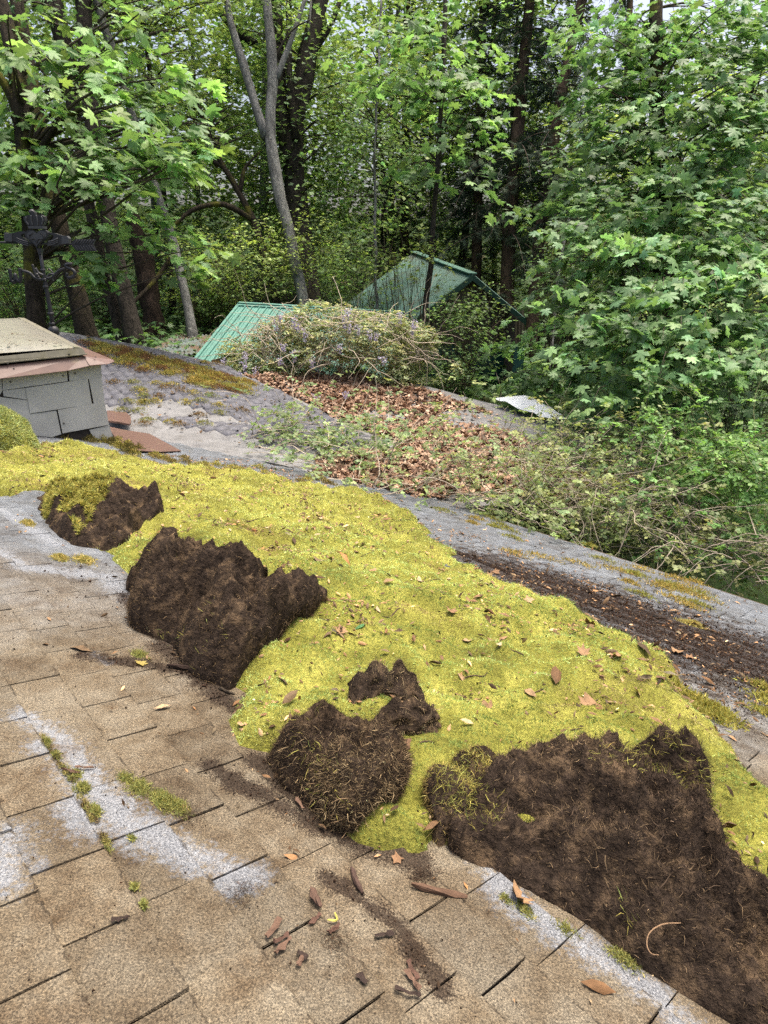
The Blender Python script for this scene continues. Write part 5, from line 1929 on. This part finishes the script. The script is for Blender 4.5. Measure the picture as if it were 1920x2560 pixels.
def sprays(lf, tw, C, out_dir, nleaf, L, wid, tmpl, size, col, flat=.10, droop=.25, vj=.25, twc=(0.05, 0.04, 0.03), twr=.008, nup=1.0, cvar=.22, hj=.12, tilt=.38):
    """flat leafy twigs: C (n,3) centres, out_dir (n,3)"""
    n = len(C)
    if n == 0:
        return
    O = nrm(out_dir * np.array([1, 1, .35]) + rng.normal(0, .35, (n, 3)) * np.array([1, 1, .4]))
    S = nrm(np.cross(O, np.array([0, 0, 1.0])))
    kc = np.exp(rng.normal(0, cvar, (n, 1)))
    for i in range(nleaf):
        s = rng.uniform(-.5, .5, n) if nleaf > 1 else np.zeros(n)
        a = rng.uniform(-1, 1, n) * wid * (1 - .7 * np.abs(s + .1))
        P = C + O * (s * L)[:, None] + S * a[:, None] + rng.normal(0, flat, (n, 3)) * np.array([.4, .4, 1])
        P[:, 2] -= droop * ((s + .5) ** 2) * L
        nz = np.array([0, 0, nup]) + O * .35 + rng.normal(0, tilt, (n, 3))
        hd = O * .8 + S * (np.sign(a) * .8)[:, None] + np.array([0, 0, -.45]) + rng.normal(0, .35, (n, 3))
        lf.add(tmpl, P, nz, hd, size * rng.uniform(.5, 1.35, n), rcol(col, n, vj, hj) * kc)
    if tw is not None:
        for i in range(n):
            tw.tube([C[i] - O[i] * L * .55, C[i], C[i] + O[i] * L * .45 - np.array([0, 0, droop * L * .5])], [twr, twr * .8, twr * .3], 3, np.array(twc), False)


def ellip(n, c, r, shell=.55):
    d = nrm(rng.normal(0, 1, (n, 3)))
    return np.asarray(c) + d * (shell + (1 - shell) * rng.random(n))[:, None] ** .7 * np.asarray(r)


def limb(tw, p, q, r0, c, sag=.15, sides=6):
    d = np.linalg.norm(q - p)
    mid = (p + q) / 2 + rng.normal(0, .06, 3) * d + np.array([0, 0, sag * d * .5])
    P = resample([p, (p + mid) / 2 + np.array([0, 0, sag * .1 * d]), mid, (mid + q) / 2 + rng.normal(0, .03, 3) * d, q], 8)
    tw.tube(P, np.linspace(r0, r0 * .2, 8), sides, np.array(c), False)


def tree(name, label, line, rad, bark, crowns, group=None, extra=(), limbs=10, tmpl=DIAMOND, leafmat='leaf', limbc=(0.06, 0.048, 0.034), bumpy=.16):
    line = np.asarray(line)
    t = thing(name, line[0], label, 'tree', group)
    L = np.array(t.location)
    n = 18
    P = resample(line, n)
    P[1:-1] += rng.normal(0, .02, (n - 2, 3)) * np.array([1, 1, .3])
    rr = np.interp(np.linspace(0, 1, n), np.linspace(0, 1, len(rad)), rad)
    rr *= .88; rr[0] *= 1.35; rr[1] *= 1.1
    m = MB(); m.tube(P, rr, 14, None, True, bumpy, L[0])
    for ex, er in extra:
        Q = resample(ex, 12)
        m.tube(Q, np.interp(np.linspace(0, 1, 12), np.linspace(0, 1, len(er)), er), 10, None, True, bumpy, L[1])
    m.V = [v - L for v in m.V]
    o = build('trunk', np.vstack(m.V), m.F, bark, None, None, True); o.parent = t
    lf = Leaves(); tw = MB()
    for c in crowns:
        C = np.asarray(c['pts']) if 'pts' in c else ellip(c['n'], c['c'], c['r'], c.get('shell', .45))
        ax = P[np.argmin(np.linalg.norm(C[:, None] - P[None], axis=2), axis=1)] if c.get('from') is None else np.tile(np.asarray(c['from']), (len(C), 1))
        sprays(lf, tw if c.get('twigs', True) else None, C, C - ax, c.get('leaves', 12), c.get('L', 1.0), c.get('w', .45), c.get('tmpl', tmpl), c.get('size', .1), c['col'], c.get('flat', .08), c.get('droop', .25), twc=limbc, nup=c.get('nup', 1.0), cvar=c.get('cvar', .22), tilt=c.get('tilt', .42))
        nl = min(len(C), c.get('limbs', limbs))
        for i in rng.choice(len(C), nl, False):
            hz = ax[i].copy(); hz[2] = max(L[2] + .5, hz[2] - .5)
            limb(tw, hz, C[i], c.get('lr', .05), limbc)
    if lf.b:
        lf.build('crown', M[leafmat], t)
    if tw.n:
        tw.V = [v - L for v in tw.V]
        tw.build('branches', M['twig'], None, kind='stuff').parent = t
    return t


GREEN = (0.11, 0.215, 0.06); LIME = (0.19, 0.29, 0.07); BLUEG = (0.07, 0.17, 0.065); FOREST = (0.075, 0.15, 0.035); PALE = (0.17, 0.27, 0.075)

# ---- the left-hand maples in front (large leaves)
def pxs(spots, n, sx, sy, t, st):
    """spray centres scattered about sight-line spots"""
    out = []
    for k in range(n):
        x, y = spots[rng.integers(0, len(spots))]
        out.append(at(x + rng.normal(0, sx), y + rng.normal(0, sy), t + rng.normal(0, st)))
    return np.array(out)


lm = trunk_line([(170, 860), (150, 560), (128, 420), (60, 200), (10, 60)], 15.5, 4)
tree('bigleaf_maple', 'dark leaning maple with moss on its limbs and large bright leaves above the weather vane', trunk_line([(95, 870), (70, 500), (62, 330), (40, 150), (0, 0)], 16.0, 5), [.27, .23, .21, .18, .15], M['bark_moss'],
     [dict(pts=pxs([(330, 150), (400, 230), (300, 290), (230, 180), (120, 120), (60, 240), (150, 210), (430, 330), (250, 60), (40, 90)], 62, 60, 45, 15.0, .8), leaves=8, L=.9, w=.42, tmpl=MAPLE, size=.25, col=(0.17, 0.31, 0.075), limbs=22, lr=.05, droop=.45),
      dict(pts=pxs([(300, 390), (240, 420), (400, 430), (440, 380), (350, 350), (180, 380), (120, 440), (60, 400)], 62, 55, 30, 15.0, .8), leaves=8, L=.9, w=.42, tmpl=MAPLE, size=.25, col=(0.16, 0.295, 0.07), limbs=22, lr=.045, droop=.45),
      dict(pts=pxs([(235, 640), (200, 620), (250, 690), (280, 560), (300, 560), (430, 600), (470, 640), (500, 660), (410, 620), (440, 540), (520, 600)], 34, 24, 16, 15.2, .5), leaves=7, L=.75, w=.36, tmpl=MAPLE, size=.24, col=(0.19, 0.34, 0.085), limbs=14, lr=.03, droop=.5),
      dict(pts=pxs([(20, 350), (30, 450), (40, 500)], 26, 40, 40, 15.5, .6), leaves=7, L=.9, w=.42, tmpl=MAPLE, size=.24, col=(0.13, 0.25, 0.06), limbs=8, lr=.04, droop=.4)],
     extra=[([at(70, 480, 16), at(40, 250, 16), at(-30, 150, 15.6)], [.16, .13, .1]), ([at(70, 420, 16), at(150, 300, 15.6), at(210, 270, 15.2)], [.10, .07, .04])])
tree('maple_tree', 'short mossy leaning trunk with a mossy foot beside the weather vane', trunk_line([(226, 856), (195, 755), (172, 665), (146, 565), (120, 440), (90, 280), (60, 100), (40, 0)], 18.0, 3), [.38, .27, .25, .22, .2, .16], M['bark_moss'],
     [dict(c=at(120, 60, 18), r=(2.5, 2.0, 2.2), n=50, leaves=9, size=.16, tmpl=MAPLE_SMALL, col=GREEN, limbs=8)])
tree('maple_tree', 'slim dark trunk leaning against the stouter pair partner', trunk_line([(311, 870), (276, 732), (242, 602), (212, 474), (182, 260), (168, 130), (128, 0)], 21.0, 4), [.22, .19, .2, .26, .36, .4], M['bark_dark'],
     [dict(c=at(150, -60, 21), r=(3, 2.5, 2.5), n=60, leaves=10, size=.16, tmpl=MAPLE_SMALL, col=GREEN, limbs=8)])
tree('maple_tree', 'stout dark trunk flecked with white lichen, standing by the slim one', trunk_line([(342, 878), (314, 752), (284, 624), (258, 474), (234, 324), (212, 172), (207, 0)], 20.5, 4), [.31, .29, .28, .27, .27, .25], M['bark_dark'],
     [dict(c=at(230, -40, 20.5), r=(3, 2.5, 2.6), n=60, leaves=10, size=.16, tmpl=MAPLE_SMALL, col=GREEN, limbs=8),
      dict(c=at(330, 300, 21.5), r=(1.8, 1.5, 2.2), n=40, leaves=8, size=.17, tmpl=MAPLE_SMALL, col=(0.1, 0.2, 0.045), limbs=10)])
tree('broken_tree', 'broad rotting red brown stump of a broken tree with torn wood at its foot', trunk_line([(388, 850), (372, 720), (355, 615), (330, 545)], 24.0), [.50, .42, .40, .34], M['bark_red'], [], bumpy=.3)
tree('alder', 'pale grey leaning alder trunk crossing in front of dark trees', trunk_line([(470, 770), (440, 625), (417, 552), (387, 466), (357, 367), (300, 182), (276, 88), (240, 0)], 22.5, 4), [.2, .18, .17, .165, .16, .14], M['bark_grey'],
     [dict(c=at(330, 60, 23), r=(3.5, 2, 3), n=70, leaves=11, size=.12, tmpl=MAPLE_SMALL, col=LIME, limbs=10)])
tree('alder', 'grey forked tree, two pale stems dividing above the shrubs', trunk_line([(745, 690), (729, 602), (700, 496), (674, 366), (664, 330), (690, 190), (676, 90), (664, 0)], 24.0, 5), [.25, .24, .24, .22, .19, .16], M['bark_grey'],
     [dict(c=at(720, -80, 24), r=(4, 3, 3), n=80, leaves=11, size=.13, tmpl=MAPLE_SMALL, col=LIME, limbs=10)],
     extra=[([at(666, 345, 24), at(642, 280, 24), at(613, 172, 24), at(575, 60, 24), at(558, -60, 24)], [.19, .16, .13, .1]), ([at(690, 200, 24), at(730, 95, 24), at(765, -10, 24)], [.12, .09, .07])])
tree('big_maple', 'massive dark trunk splitting into several stems behind the grey forked tree', trunk_line([(760, 640), (748, 560), (735, 470), (722, 390), (742, 260), (768, 150), (802, 0)], 27.0, 5), [.56, .52, .5, .46, .36, .3], M['bark_dark'],
     [dict(c=at(760, -60, 27), r=(5, 3.5, 3.5), n=110, leaves=11, size=.16, tmpl=MAPLE_SMALL, col=PALE, limbs=12)],
     extra=[([at(730, 440, 27), at(705, 310, 27), at(692, 120, 27), at(690, -40, 27)], [.36, .3, .26, .22]), ([at(740, 350, 26.6), at(722, 200, 26.6), at(722, 0, 26.6)], [.17, .13, .12]),
            ([at(770, 150, 27), at(830, 60, 27), at(850, 0, 27)], [.14, .11, .09]), ([at(640, 110, 27), at(600, 90, 26.5), at(540, 20, 26)], [.18, .14, .1])])
# crooked mossy limbs in the middle left
cro = trunk_line([(660, 640), (640, 560), (600, 480), (545, 400), (520, 330)], 25.0, 1)
tree('crooked_maple', 'low crooked tree with bare mossy boughs between the two grey trunks', cro, [.2, .16, .13, .1], M['bark_moss'],
     [dict(c=at(520, 330, 25.5), r=(2.6, 1.5, 2.2), n=60, leaves=11, size=.10, tmpl=MAPLE_SMALL, col=LIME, limbs=14, lr=.06)],
     extra=[([at(640, 555, 25), at(560, 505, 24.6), at(480, 520, 24.2), at(430, 570, 24)], [.13, .11, .09, .05]), ([at(600, 480, 25), at(610, 420, 25), at(650, 380, 25)], [.09, .07, .04]),
            ([at(560, 420, 25), at(500, 380, 25), at(440, 385, 24.6)], [.09, .07, .05]), ([at(430, 640, 23), at(390, 700, 22.6), at(320, 770, 22)], [.08, .08, .05])])

# ---- middle, slender maples over the sheds
tree('slender_maple', 'thin dark pole of a maple rising before the corrugated shed roof', trunk_line([(1062, 800), (1072, 700), (1082, 600), (1095, 420), (1105, 260), (1108, 100), (1112, 0)], 20.0, 3), [.11, .10, .085, .08, .07], M['bark_dark'],
     [dict(pts=pxs([(1110, 160), (1150, 210), (1060, 240), (1180, 290), (1120, 300), (1030, 200), (1200, 150), (1000, 110), (1080, 60), (960, 170), (1180, 400), (1110, 410), (1040, 440)], 120, 45, 35, 19.8, 1.3), leaves=8, L=.9, w=.45, tmpl=MAPLE, size=.23, col=(0.15, 0.285, 0.075), limbs=26, lr=.03, droop=.4)])
tree('slender_maple', 'pale thin stem of a young maple left of the corrugated shed', trunk_line([(940, 740), (938, 560), (935, 430), (940, 300), (945, 180)], 23.0, 3), [.06, .055, .05, .04], M['bark_grey'],
     [dict(c=at(930, 330, 23), r=(2.6, 1.6, 3.6), n=130, leaves=11, size=.12, tmpl=MAPLE_SMALL, col=(0.15, 0.265, 0.075), limbs=26, lr=.025, shell=.2)])

# ---- conifers
def conifer(label, line, rad, t, n, col, low, high, wid, droop=.55, name='hemlock'):
    line = np.asarray(line)
    th = thing(name, line[0], label, 'tree', 'conifers behind the gabled shed')
    L = np.array(th.location)
    P = resample(line, 20)
    m = MB(); m.tube(P - L, np.interp(np.linspace(0, 1, 20), np.linspace(0, 1, len(rad)), rad), 12, None, True, .14, 3)
    m.build('trunk', M['bark_con'], None, True).parent = th
    tw = MB(); lf = Leaves()
    H = P[-1, 2] - P[0, 2]
    for k in range(n):
        a = rng.uniform(low, high)
        p = np.array([np.interp(a, np.linspace(0, 1, 20), P[:, j]) for j in range(3)])
        ph = rng.uniform(0, 6.28); Lb_ = wid * (1.05 - .75 * a) * rng.uniform(.55, 1.15)
        d = np.array([math.cos(ph), math.sin(ph), .10])
        s_ = np.linspace(0, 1, 9)
        B_ = p + d * (s_ * Lb_)[:, None]; B_[:, 2] -= droop * Lb_ * s_ ** 2
        tw.tube(B_ - L, np.linspace(.035, .006, 9), 4, np.array((0.05, 0.037, 0.027)), False)
        kk = int(26 * Lb_ / 2)
        ss = rng.uniform(.15, 1, kk)
        c = np.column_stack([np.interp(ss, s_, B_[:, j]) for j in range(3)])
        sd = np.array([-d[1], d[0], 0])
        lf.add(SPRAY, c, np.array([0, 0, .6]) + rng.normal(0, .5, (kk, 3)), d * .5 + sd * rng.choice([-1, 1], kk)[:, None] + np.array([0, 0, -.9]) + rng.normal(0, .3, (kk, 3)), rng.uniform(.3, .6, kk), rcol(col, kk, .3))
    lf.build('crown', M['needle'], th)
    tw.build('branches', M['twig'], None, kind='stuff').parent = th
    return th


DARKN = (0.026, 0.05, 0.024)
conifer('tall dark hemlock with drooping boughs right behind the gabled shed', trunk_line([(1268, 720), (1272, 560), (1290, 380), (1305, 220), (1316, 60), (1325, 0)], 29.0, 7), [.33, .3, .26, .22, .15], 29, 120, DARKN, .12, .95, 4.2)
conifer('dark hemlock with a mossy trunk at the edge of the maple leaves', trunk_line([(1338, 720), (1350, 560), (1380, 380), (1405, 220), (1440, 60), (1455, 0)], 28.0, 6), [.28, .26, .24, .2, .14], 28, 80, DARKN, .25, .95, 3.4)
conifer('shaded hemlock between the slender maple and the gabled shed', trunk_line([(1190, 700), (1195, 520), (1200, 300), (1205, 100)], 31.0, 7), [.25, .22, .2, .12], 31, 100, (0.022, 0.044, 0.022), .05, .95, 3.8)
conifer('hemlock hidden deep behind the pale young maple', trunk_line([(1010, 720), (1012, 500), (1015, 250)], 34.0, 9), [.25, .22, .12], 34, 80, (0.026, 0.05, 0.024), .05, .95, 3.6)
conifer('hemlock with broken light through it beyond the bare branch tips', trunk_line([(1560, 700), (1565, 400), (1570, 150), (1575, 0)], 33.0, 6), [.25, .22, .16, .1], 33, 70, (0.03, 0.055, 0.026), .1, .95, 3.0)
tree('leaning_snag', 'thin leaning bare stem crossing before the hemlock trunks', trunk_line([(1385, 800), (1400, 640), (1440, 470), (1500, 240), (1540, 120)], 24.0, 1), [.07, .06, .05, .035], M['bark_grey'],
     [dict(c=at(1430, 420, 24), r=(1.2, .8, 2.4), n=40, leaves=8, size=.10, col=GREEN, limbs=10, lr=.02)])

# ---- big maple on the right (large leaves in drooping tiers)
RM = trunk_line([(1660, 900), (1655, 520), (1640, 330), (1640, 100)], 16.0, 3)
tiers = []
for x, y, t, n, sx, sy in [(1420, 500, 12.0, 16, 60, 14), (1520, 560, 10.2, 20, 70, 16), (1640, 600, 9.6, 24, 90, 18), (1780, 590, 9.0, 22, 80, 22), (1500, 650, 11.6, 22, 80, 14), (1450, 730, 12.0, 22, 60, 16), (1580, 720, 9.4, 26, 80, 16), (1720, 700, 8.8, 26, 80, 18),
                           (1850, 660, 8.4, 18, 60, 26), (1560, 800, 9.2, 22, 80, 14), (1680, 800, 8.8, 26, 90, 16), (1820, 790, 8.4, 22, 80, 18), (1490, 860, 12.6, 20, 55, 14), (1600, 880, 9.0, 26, 90, 14), (1740, 890, 8.6, 24, 90, 16), (1860, 870, 8.2, 18, 60, 20),
                           (1300, 850, 13.6, 9, 40, 20), (1320, 935, 12.8, 12, 40, 14), (1440, 930, 12.6, 22, 50, 14), (1550, 950, 11.4, 24, 70, 14), (1680, 970, 9.2, 22, 90, 14), (1580, 1010, 9.8, 14, 60, 10), (1380, 800, 13.4, 12, 40, 18)]:
    tiers.append(dict(pts=pxs([(x, y)], int(n * .8), sx * 1.05, sy * .55, t * 1.36, .6), leaves=14, L=.95, w=.52, tmpl=MAPLE, size=.17, tilt=.55, col=(0.15, 0.285, 0.09), limbs=max(2, n // 6), lr=.028, droop=.45, flat=.035, twigs=True, nup=1.1))
for x, y, t, n, sx, sy in [(1500, 220, 12.5, 24, 80, 40), (1600, 330, 12, 30, 90, 40), (1480, 380, 12, 24, 60, 40), (1720, 420, 11, 30, 90, 40), (1850, 480, 10, 24, 70, 40), (1800, 300, 11, 28, 90, 50), (1650, 200, 12.5, 26, 90, 40), (1700, 520, 10.5, 26, 100, 26), (1560, 460, 11.5, 24, 70, 26), (1860, 130, 11.5, 24, 70, 50), (1750, 60, 12.5, 30, 90, 40), (1890, 40, 11, 26, 60, 50), (1600, 100, 12.5, 22, 80, 40), (1880, 240, 10.5, 24, 50, 50), (1480, 90, 13, 16, 60, 40)]:
    tiers.append(dict(pts=pxs([(x, y)], n, sx, sy, t * 1.3, .8), leaves=13, L=1.05, w=.58, tmpl=MAPLE, size=.17, tilt=.55, col=(0.135, 0.26, 0.08), limbs=max(2, n // 5), lr=.03, droop=.45, flat=.05, nup=1.3))
tree('bigleaf_maple', 'broad maple with tiers of large drooping blue green leaves over the vine tangle', RM, [.3, .26, .2, .15], M['bark_moss'], tiers)

# ---- shrubs between the sheds and the trees (bright, layered)
def shrub(name, label, x, y, t, rx, ry, rz, n, col, size, tmpl=MAPLE_SMALL, leaves=11, group=None, L=.8, stems=9):
    c = at(x, y, t)
    foot = np.array([c[0], c[1], float(ground_z(c[0], c[1]))])
    th = thing(name, foot, label, 'shrub', group)
    lf = Leaves(); tw = MB()
    C = ellip(n, c, (rx, ry, rz), .25)
    C = C[C[:, 2] > foot[2] + .15]
    sprays(lf, tw, C, C - foot, leaves, L, .4, tmpl, size, col, .04, .2, twc=(0.09, 0.07, 0.045), twr=.006, cvar=.28)
    for k in rng.choice(len(C), min(stems * 3, len(C)), False):
        limb(tw, foot + rng.normal(0, .12, 3) * np.array([1, 1, 0]), C[k], .022, (0.08, 0.062, 0.04), .1, 4)
    lf.build('foliage', M['leaf_far'], th)
    tw.V = [v - foot for v in tw.V]
    tw.build('stems', M['twig'], None, kind='stuff').parent = th
    return th


VM = (0.26, 0.36, 0.07)
shrub('vine_maple', 'bright lime vine maple behind the green shed ridge', 620, 660, 23.5, 2.2, 1.0, 1.5, 170, VM, .10)
shrub('vine_maple', 'yellow green vine maple spreading before the massive dark trunk', 760, 620, 24.5, 2.0, 1.0, 1.6, 170, VM, .10)
shrub('vine_maple', 'fine leaved vine maple between the two shed roofs', 890, 690, 23.0, 1.6, .9, 1.5, 130, (0.17, 0.28, 0.045), .095)
shrub('vine_maple', 'airy young maple with reddish tips before the corrugated roof', 1010, 650, 19.6, 1.5, .6, 1.3, 60, (0.20, 0.28, 0.05), .10, leaves=9)
shrub('vine_maple', 'bright vine maple under the pale leaning alder', 500, 690, 24.5, 1.7, 1.0, 1.9, 150, VM, .10)
shrub('vine_maple', 'leafy shrub standing behind the lean-to roof', 545, 780, 25.0, 1.3, .8, 1.0, 80, (0.13, 0.23, 0.04), .11)
shrub('undergrowth_shrub', 'shaded green shrub below the weather vane arms', 40, 700, 22.0, 2.0, 1.2, 1.6, 120, (0.09, 0.19, 0.045), .13)
shrub('undergrowth_shrub', 'green shrub filling the gap behind the mossy leaning trunk', 270, 760, 26.0, 2.2, 1.2, 1.6, 120, (0.085, 0.18, 0.05), .12)
shrub('undergrowth_shrub', 'leafy shrub climbing before the corrugated shed wall', 1140, 850, 19.4, 1.6, .6, 1.3, 130, (0.15, 0.26, 0.06), .09)
shrub('undergrowth_shrub', 'dim green shrub at the foot of the teal shed wall', 1100, 930, 18.8, 1.5, .5, .6, 60, (0.10, 0.19, 0.04), .08)
shrub('undergrowth_shrub', 'creeping greenery on the gable boards', 1170, 765, 20.6, 1.4, .25, .6, 60, (0.15, 0.25, 0.06), .09)
shrub('undergrowth_shrub', 'scrubby bush under bare branch tips beside the gabled shed', 1400, 700, 21.0, 1.5, 1.0, 1.6, 90, (0.08, 0.16, 0.04), .09)
shrub('undergrowth_shrub', 'low green bush beneath the drooping maple tiers', 1700, 1050, 13.5, 2.6, .8, .5, 90, (0.09, 0.18, 0.04), .085)
shrub('undergrowth_shrub', 'dark green bush in the shade under the maple', 1850, 960, 13.0, 1.8, .8, .8, 90, (0.06, 0.13, 0.04), .1)

FAR_U = [(-26 + 3.6 * k, 39 + 3 * (k % 2), 1) for k in range(15)]
for i, (x, t, yy) in enumerate(FAR_U + [(-15, 31, 0), (-11, 29, 0), (-8, 33, 0), (-5.5, 29, 0), (-2.5, 32, 0), (.5, 30, 0), (3.5, 33, 0), (6.5, 31, 0), (9.5, 30, 0), (12.5, 27, 0), (15, 24, 0), (-13, 25, 0), (10, 24, 0)]):
    c = np.array([x, t, float(ground_z(x, t)) + (1.9 if not yy else 2.9)])
    q = c - CAM; f_ = q[1] * CP - q[2] * SP
    shrub('vine_maple', ['lime green understorey maple deep in the wood', 'yellow green understorey maple deep in the wood'][i % 2], CX + FPX * q[0] / f_, CY - FPX * (q[2] * CP + q[1] * SP) / f_, f_, 2.3 + 1.1 * yy, 1.3, 1.9 + 1.2 * yy, 100 + 40 * yy, [(0.19, 0.29, 0.075), (0.24, 0.33, 0.075)][i % 2], .15 + .09 * yy, DIAMOND, 13, 'understorey maples', 1.0, 4)

# ---- the wood behind: individual trees, each with its own trunk and crown
protos = []
def back_tree(x, y, H, R_, col, label, n, size, tmpl=DIAMOND, low=.12, leaves=14):
    g = float(ground_z(x, y))
    top = np.array([x + rng.normal(0, .8), y + rng.normal(0, .5), g + H])
    foot = np.array([x, y, g - .2])
    th = thing('forest_tree', foot, label, 'tree', 'trees of the wood behind the sheds')
    P = resample([foot, foot * .6 + top * .4 + rng.normal(0, .35, 3) * np.array([1, 1, 0]), top], 12)
    m = MB(); m.tube(P - foot, np.linspace(rng.uniform(.16, .3), .04, 12), 9, None, True, .12, x)
    m.build('trunk', M['bark_dark'] if rng.random() < .6 else M['bark_grey'], None, True).parent = th
    C = ellip(n, (foot + top) / 2 + np.array([0, 0, H * low]), (R_, R_ * .8, H * .52), .25)
    C = C[C[:, 2] > g + .3]
    lf = Leaves(); tw = MB()
    sprays(lf, None, C, C - np.array([x, y, g]), leaves, 1.5, .75, tmpl, size, col, .16, .3, cvar=.32)
    for k in rng.choice(len(C), 16, False):
        limb(tw, P[np.argmin(np.abs(P[:, 2] - C[k][2] + 1.0))], C[k], .05, (0.05, 0.04, 0.03), .1, 4)
    lf.build('crown', M['leaf_far'], th)
    tw.V = [v - foot for v in tw.V]
    tw.build('branches', M['twig'], None, kind='stuff').parent = th


kinds = [((0.20, 0.30, 0.09), 'pale green tree in the sunlit wood behind the sheds'), ((0.145, 0.245, 0.075), 'mid green leafy tree in the wood behind the sheds'), ((0.25, 0.345, 0.085), 'yellow green young tree in the wood behind the sheds')]
for i, (x, y) in enumerate([(-17, 29), (-13, 33), (-9.5, 30), (-6.5, 35), (-3, 31), (-.5, 36), (3, 38), (6.5, 36), (10, 33), (13.5, 31), (17, 28), (20, 24), (-20, 25)]):
    c, lab = kinds[i % 3]
    back_tree(x + rng.normal(0, .5), y, rng.uniform(13, 18) * (.72 if x > 8 else 1), rng.uniform(3.2, 4.2), c, lab, 420, .25)
for i in range(19):
    c, lab = kinds[(i * 2) % 3]
    x = -34 + 68 * i / 18
    back_tree(x + rng.normal(0, 1), 45 + rng.normal(0, 3) - abs(x) * .15, rng.uniform(17, 23) * (.66 if x > 8 else 1), rng.uniform(4.2, 5.4), c, lab + ', far in', 420, .40, DIAMOND, .05, 12)

# ---- ferns and ground leaves
n = 30000
P = np.column_stack([rng.uniform(-24, 20, n), rng.uniform(15.5, 44, n)])
P = P[~inside(P, w_poly)]
P = P[(P[:, 0] < -1) | (P[:, 1] > 15) ]
n = len(P)
lf = Leaves()
z0 = ground_z(P[:, 0], P[:, 1])
lf.add(MAPLE_SMALL, np.column_stack([P, z0 + rng.uniform(.05, .75, n)]), np.array([0, 0, 1.0]) + rng.normal(0, .35, (n, 3)), rng.normal(0, 1, (n, 3)), rng.uniform(.12, .24, n), rcol((0.085, 0.18, 0.045), n, .3))
o = lf.build('undergrowth', M['leaf_far'], None, 'stuff')
tag(o, 'low green undergrowth covering the forest floor between trunks', 'undergrowth', None, 'stuff')
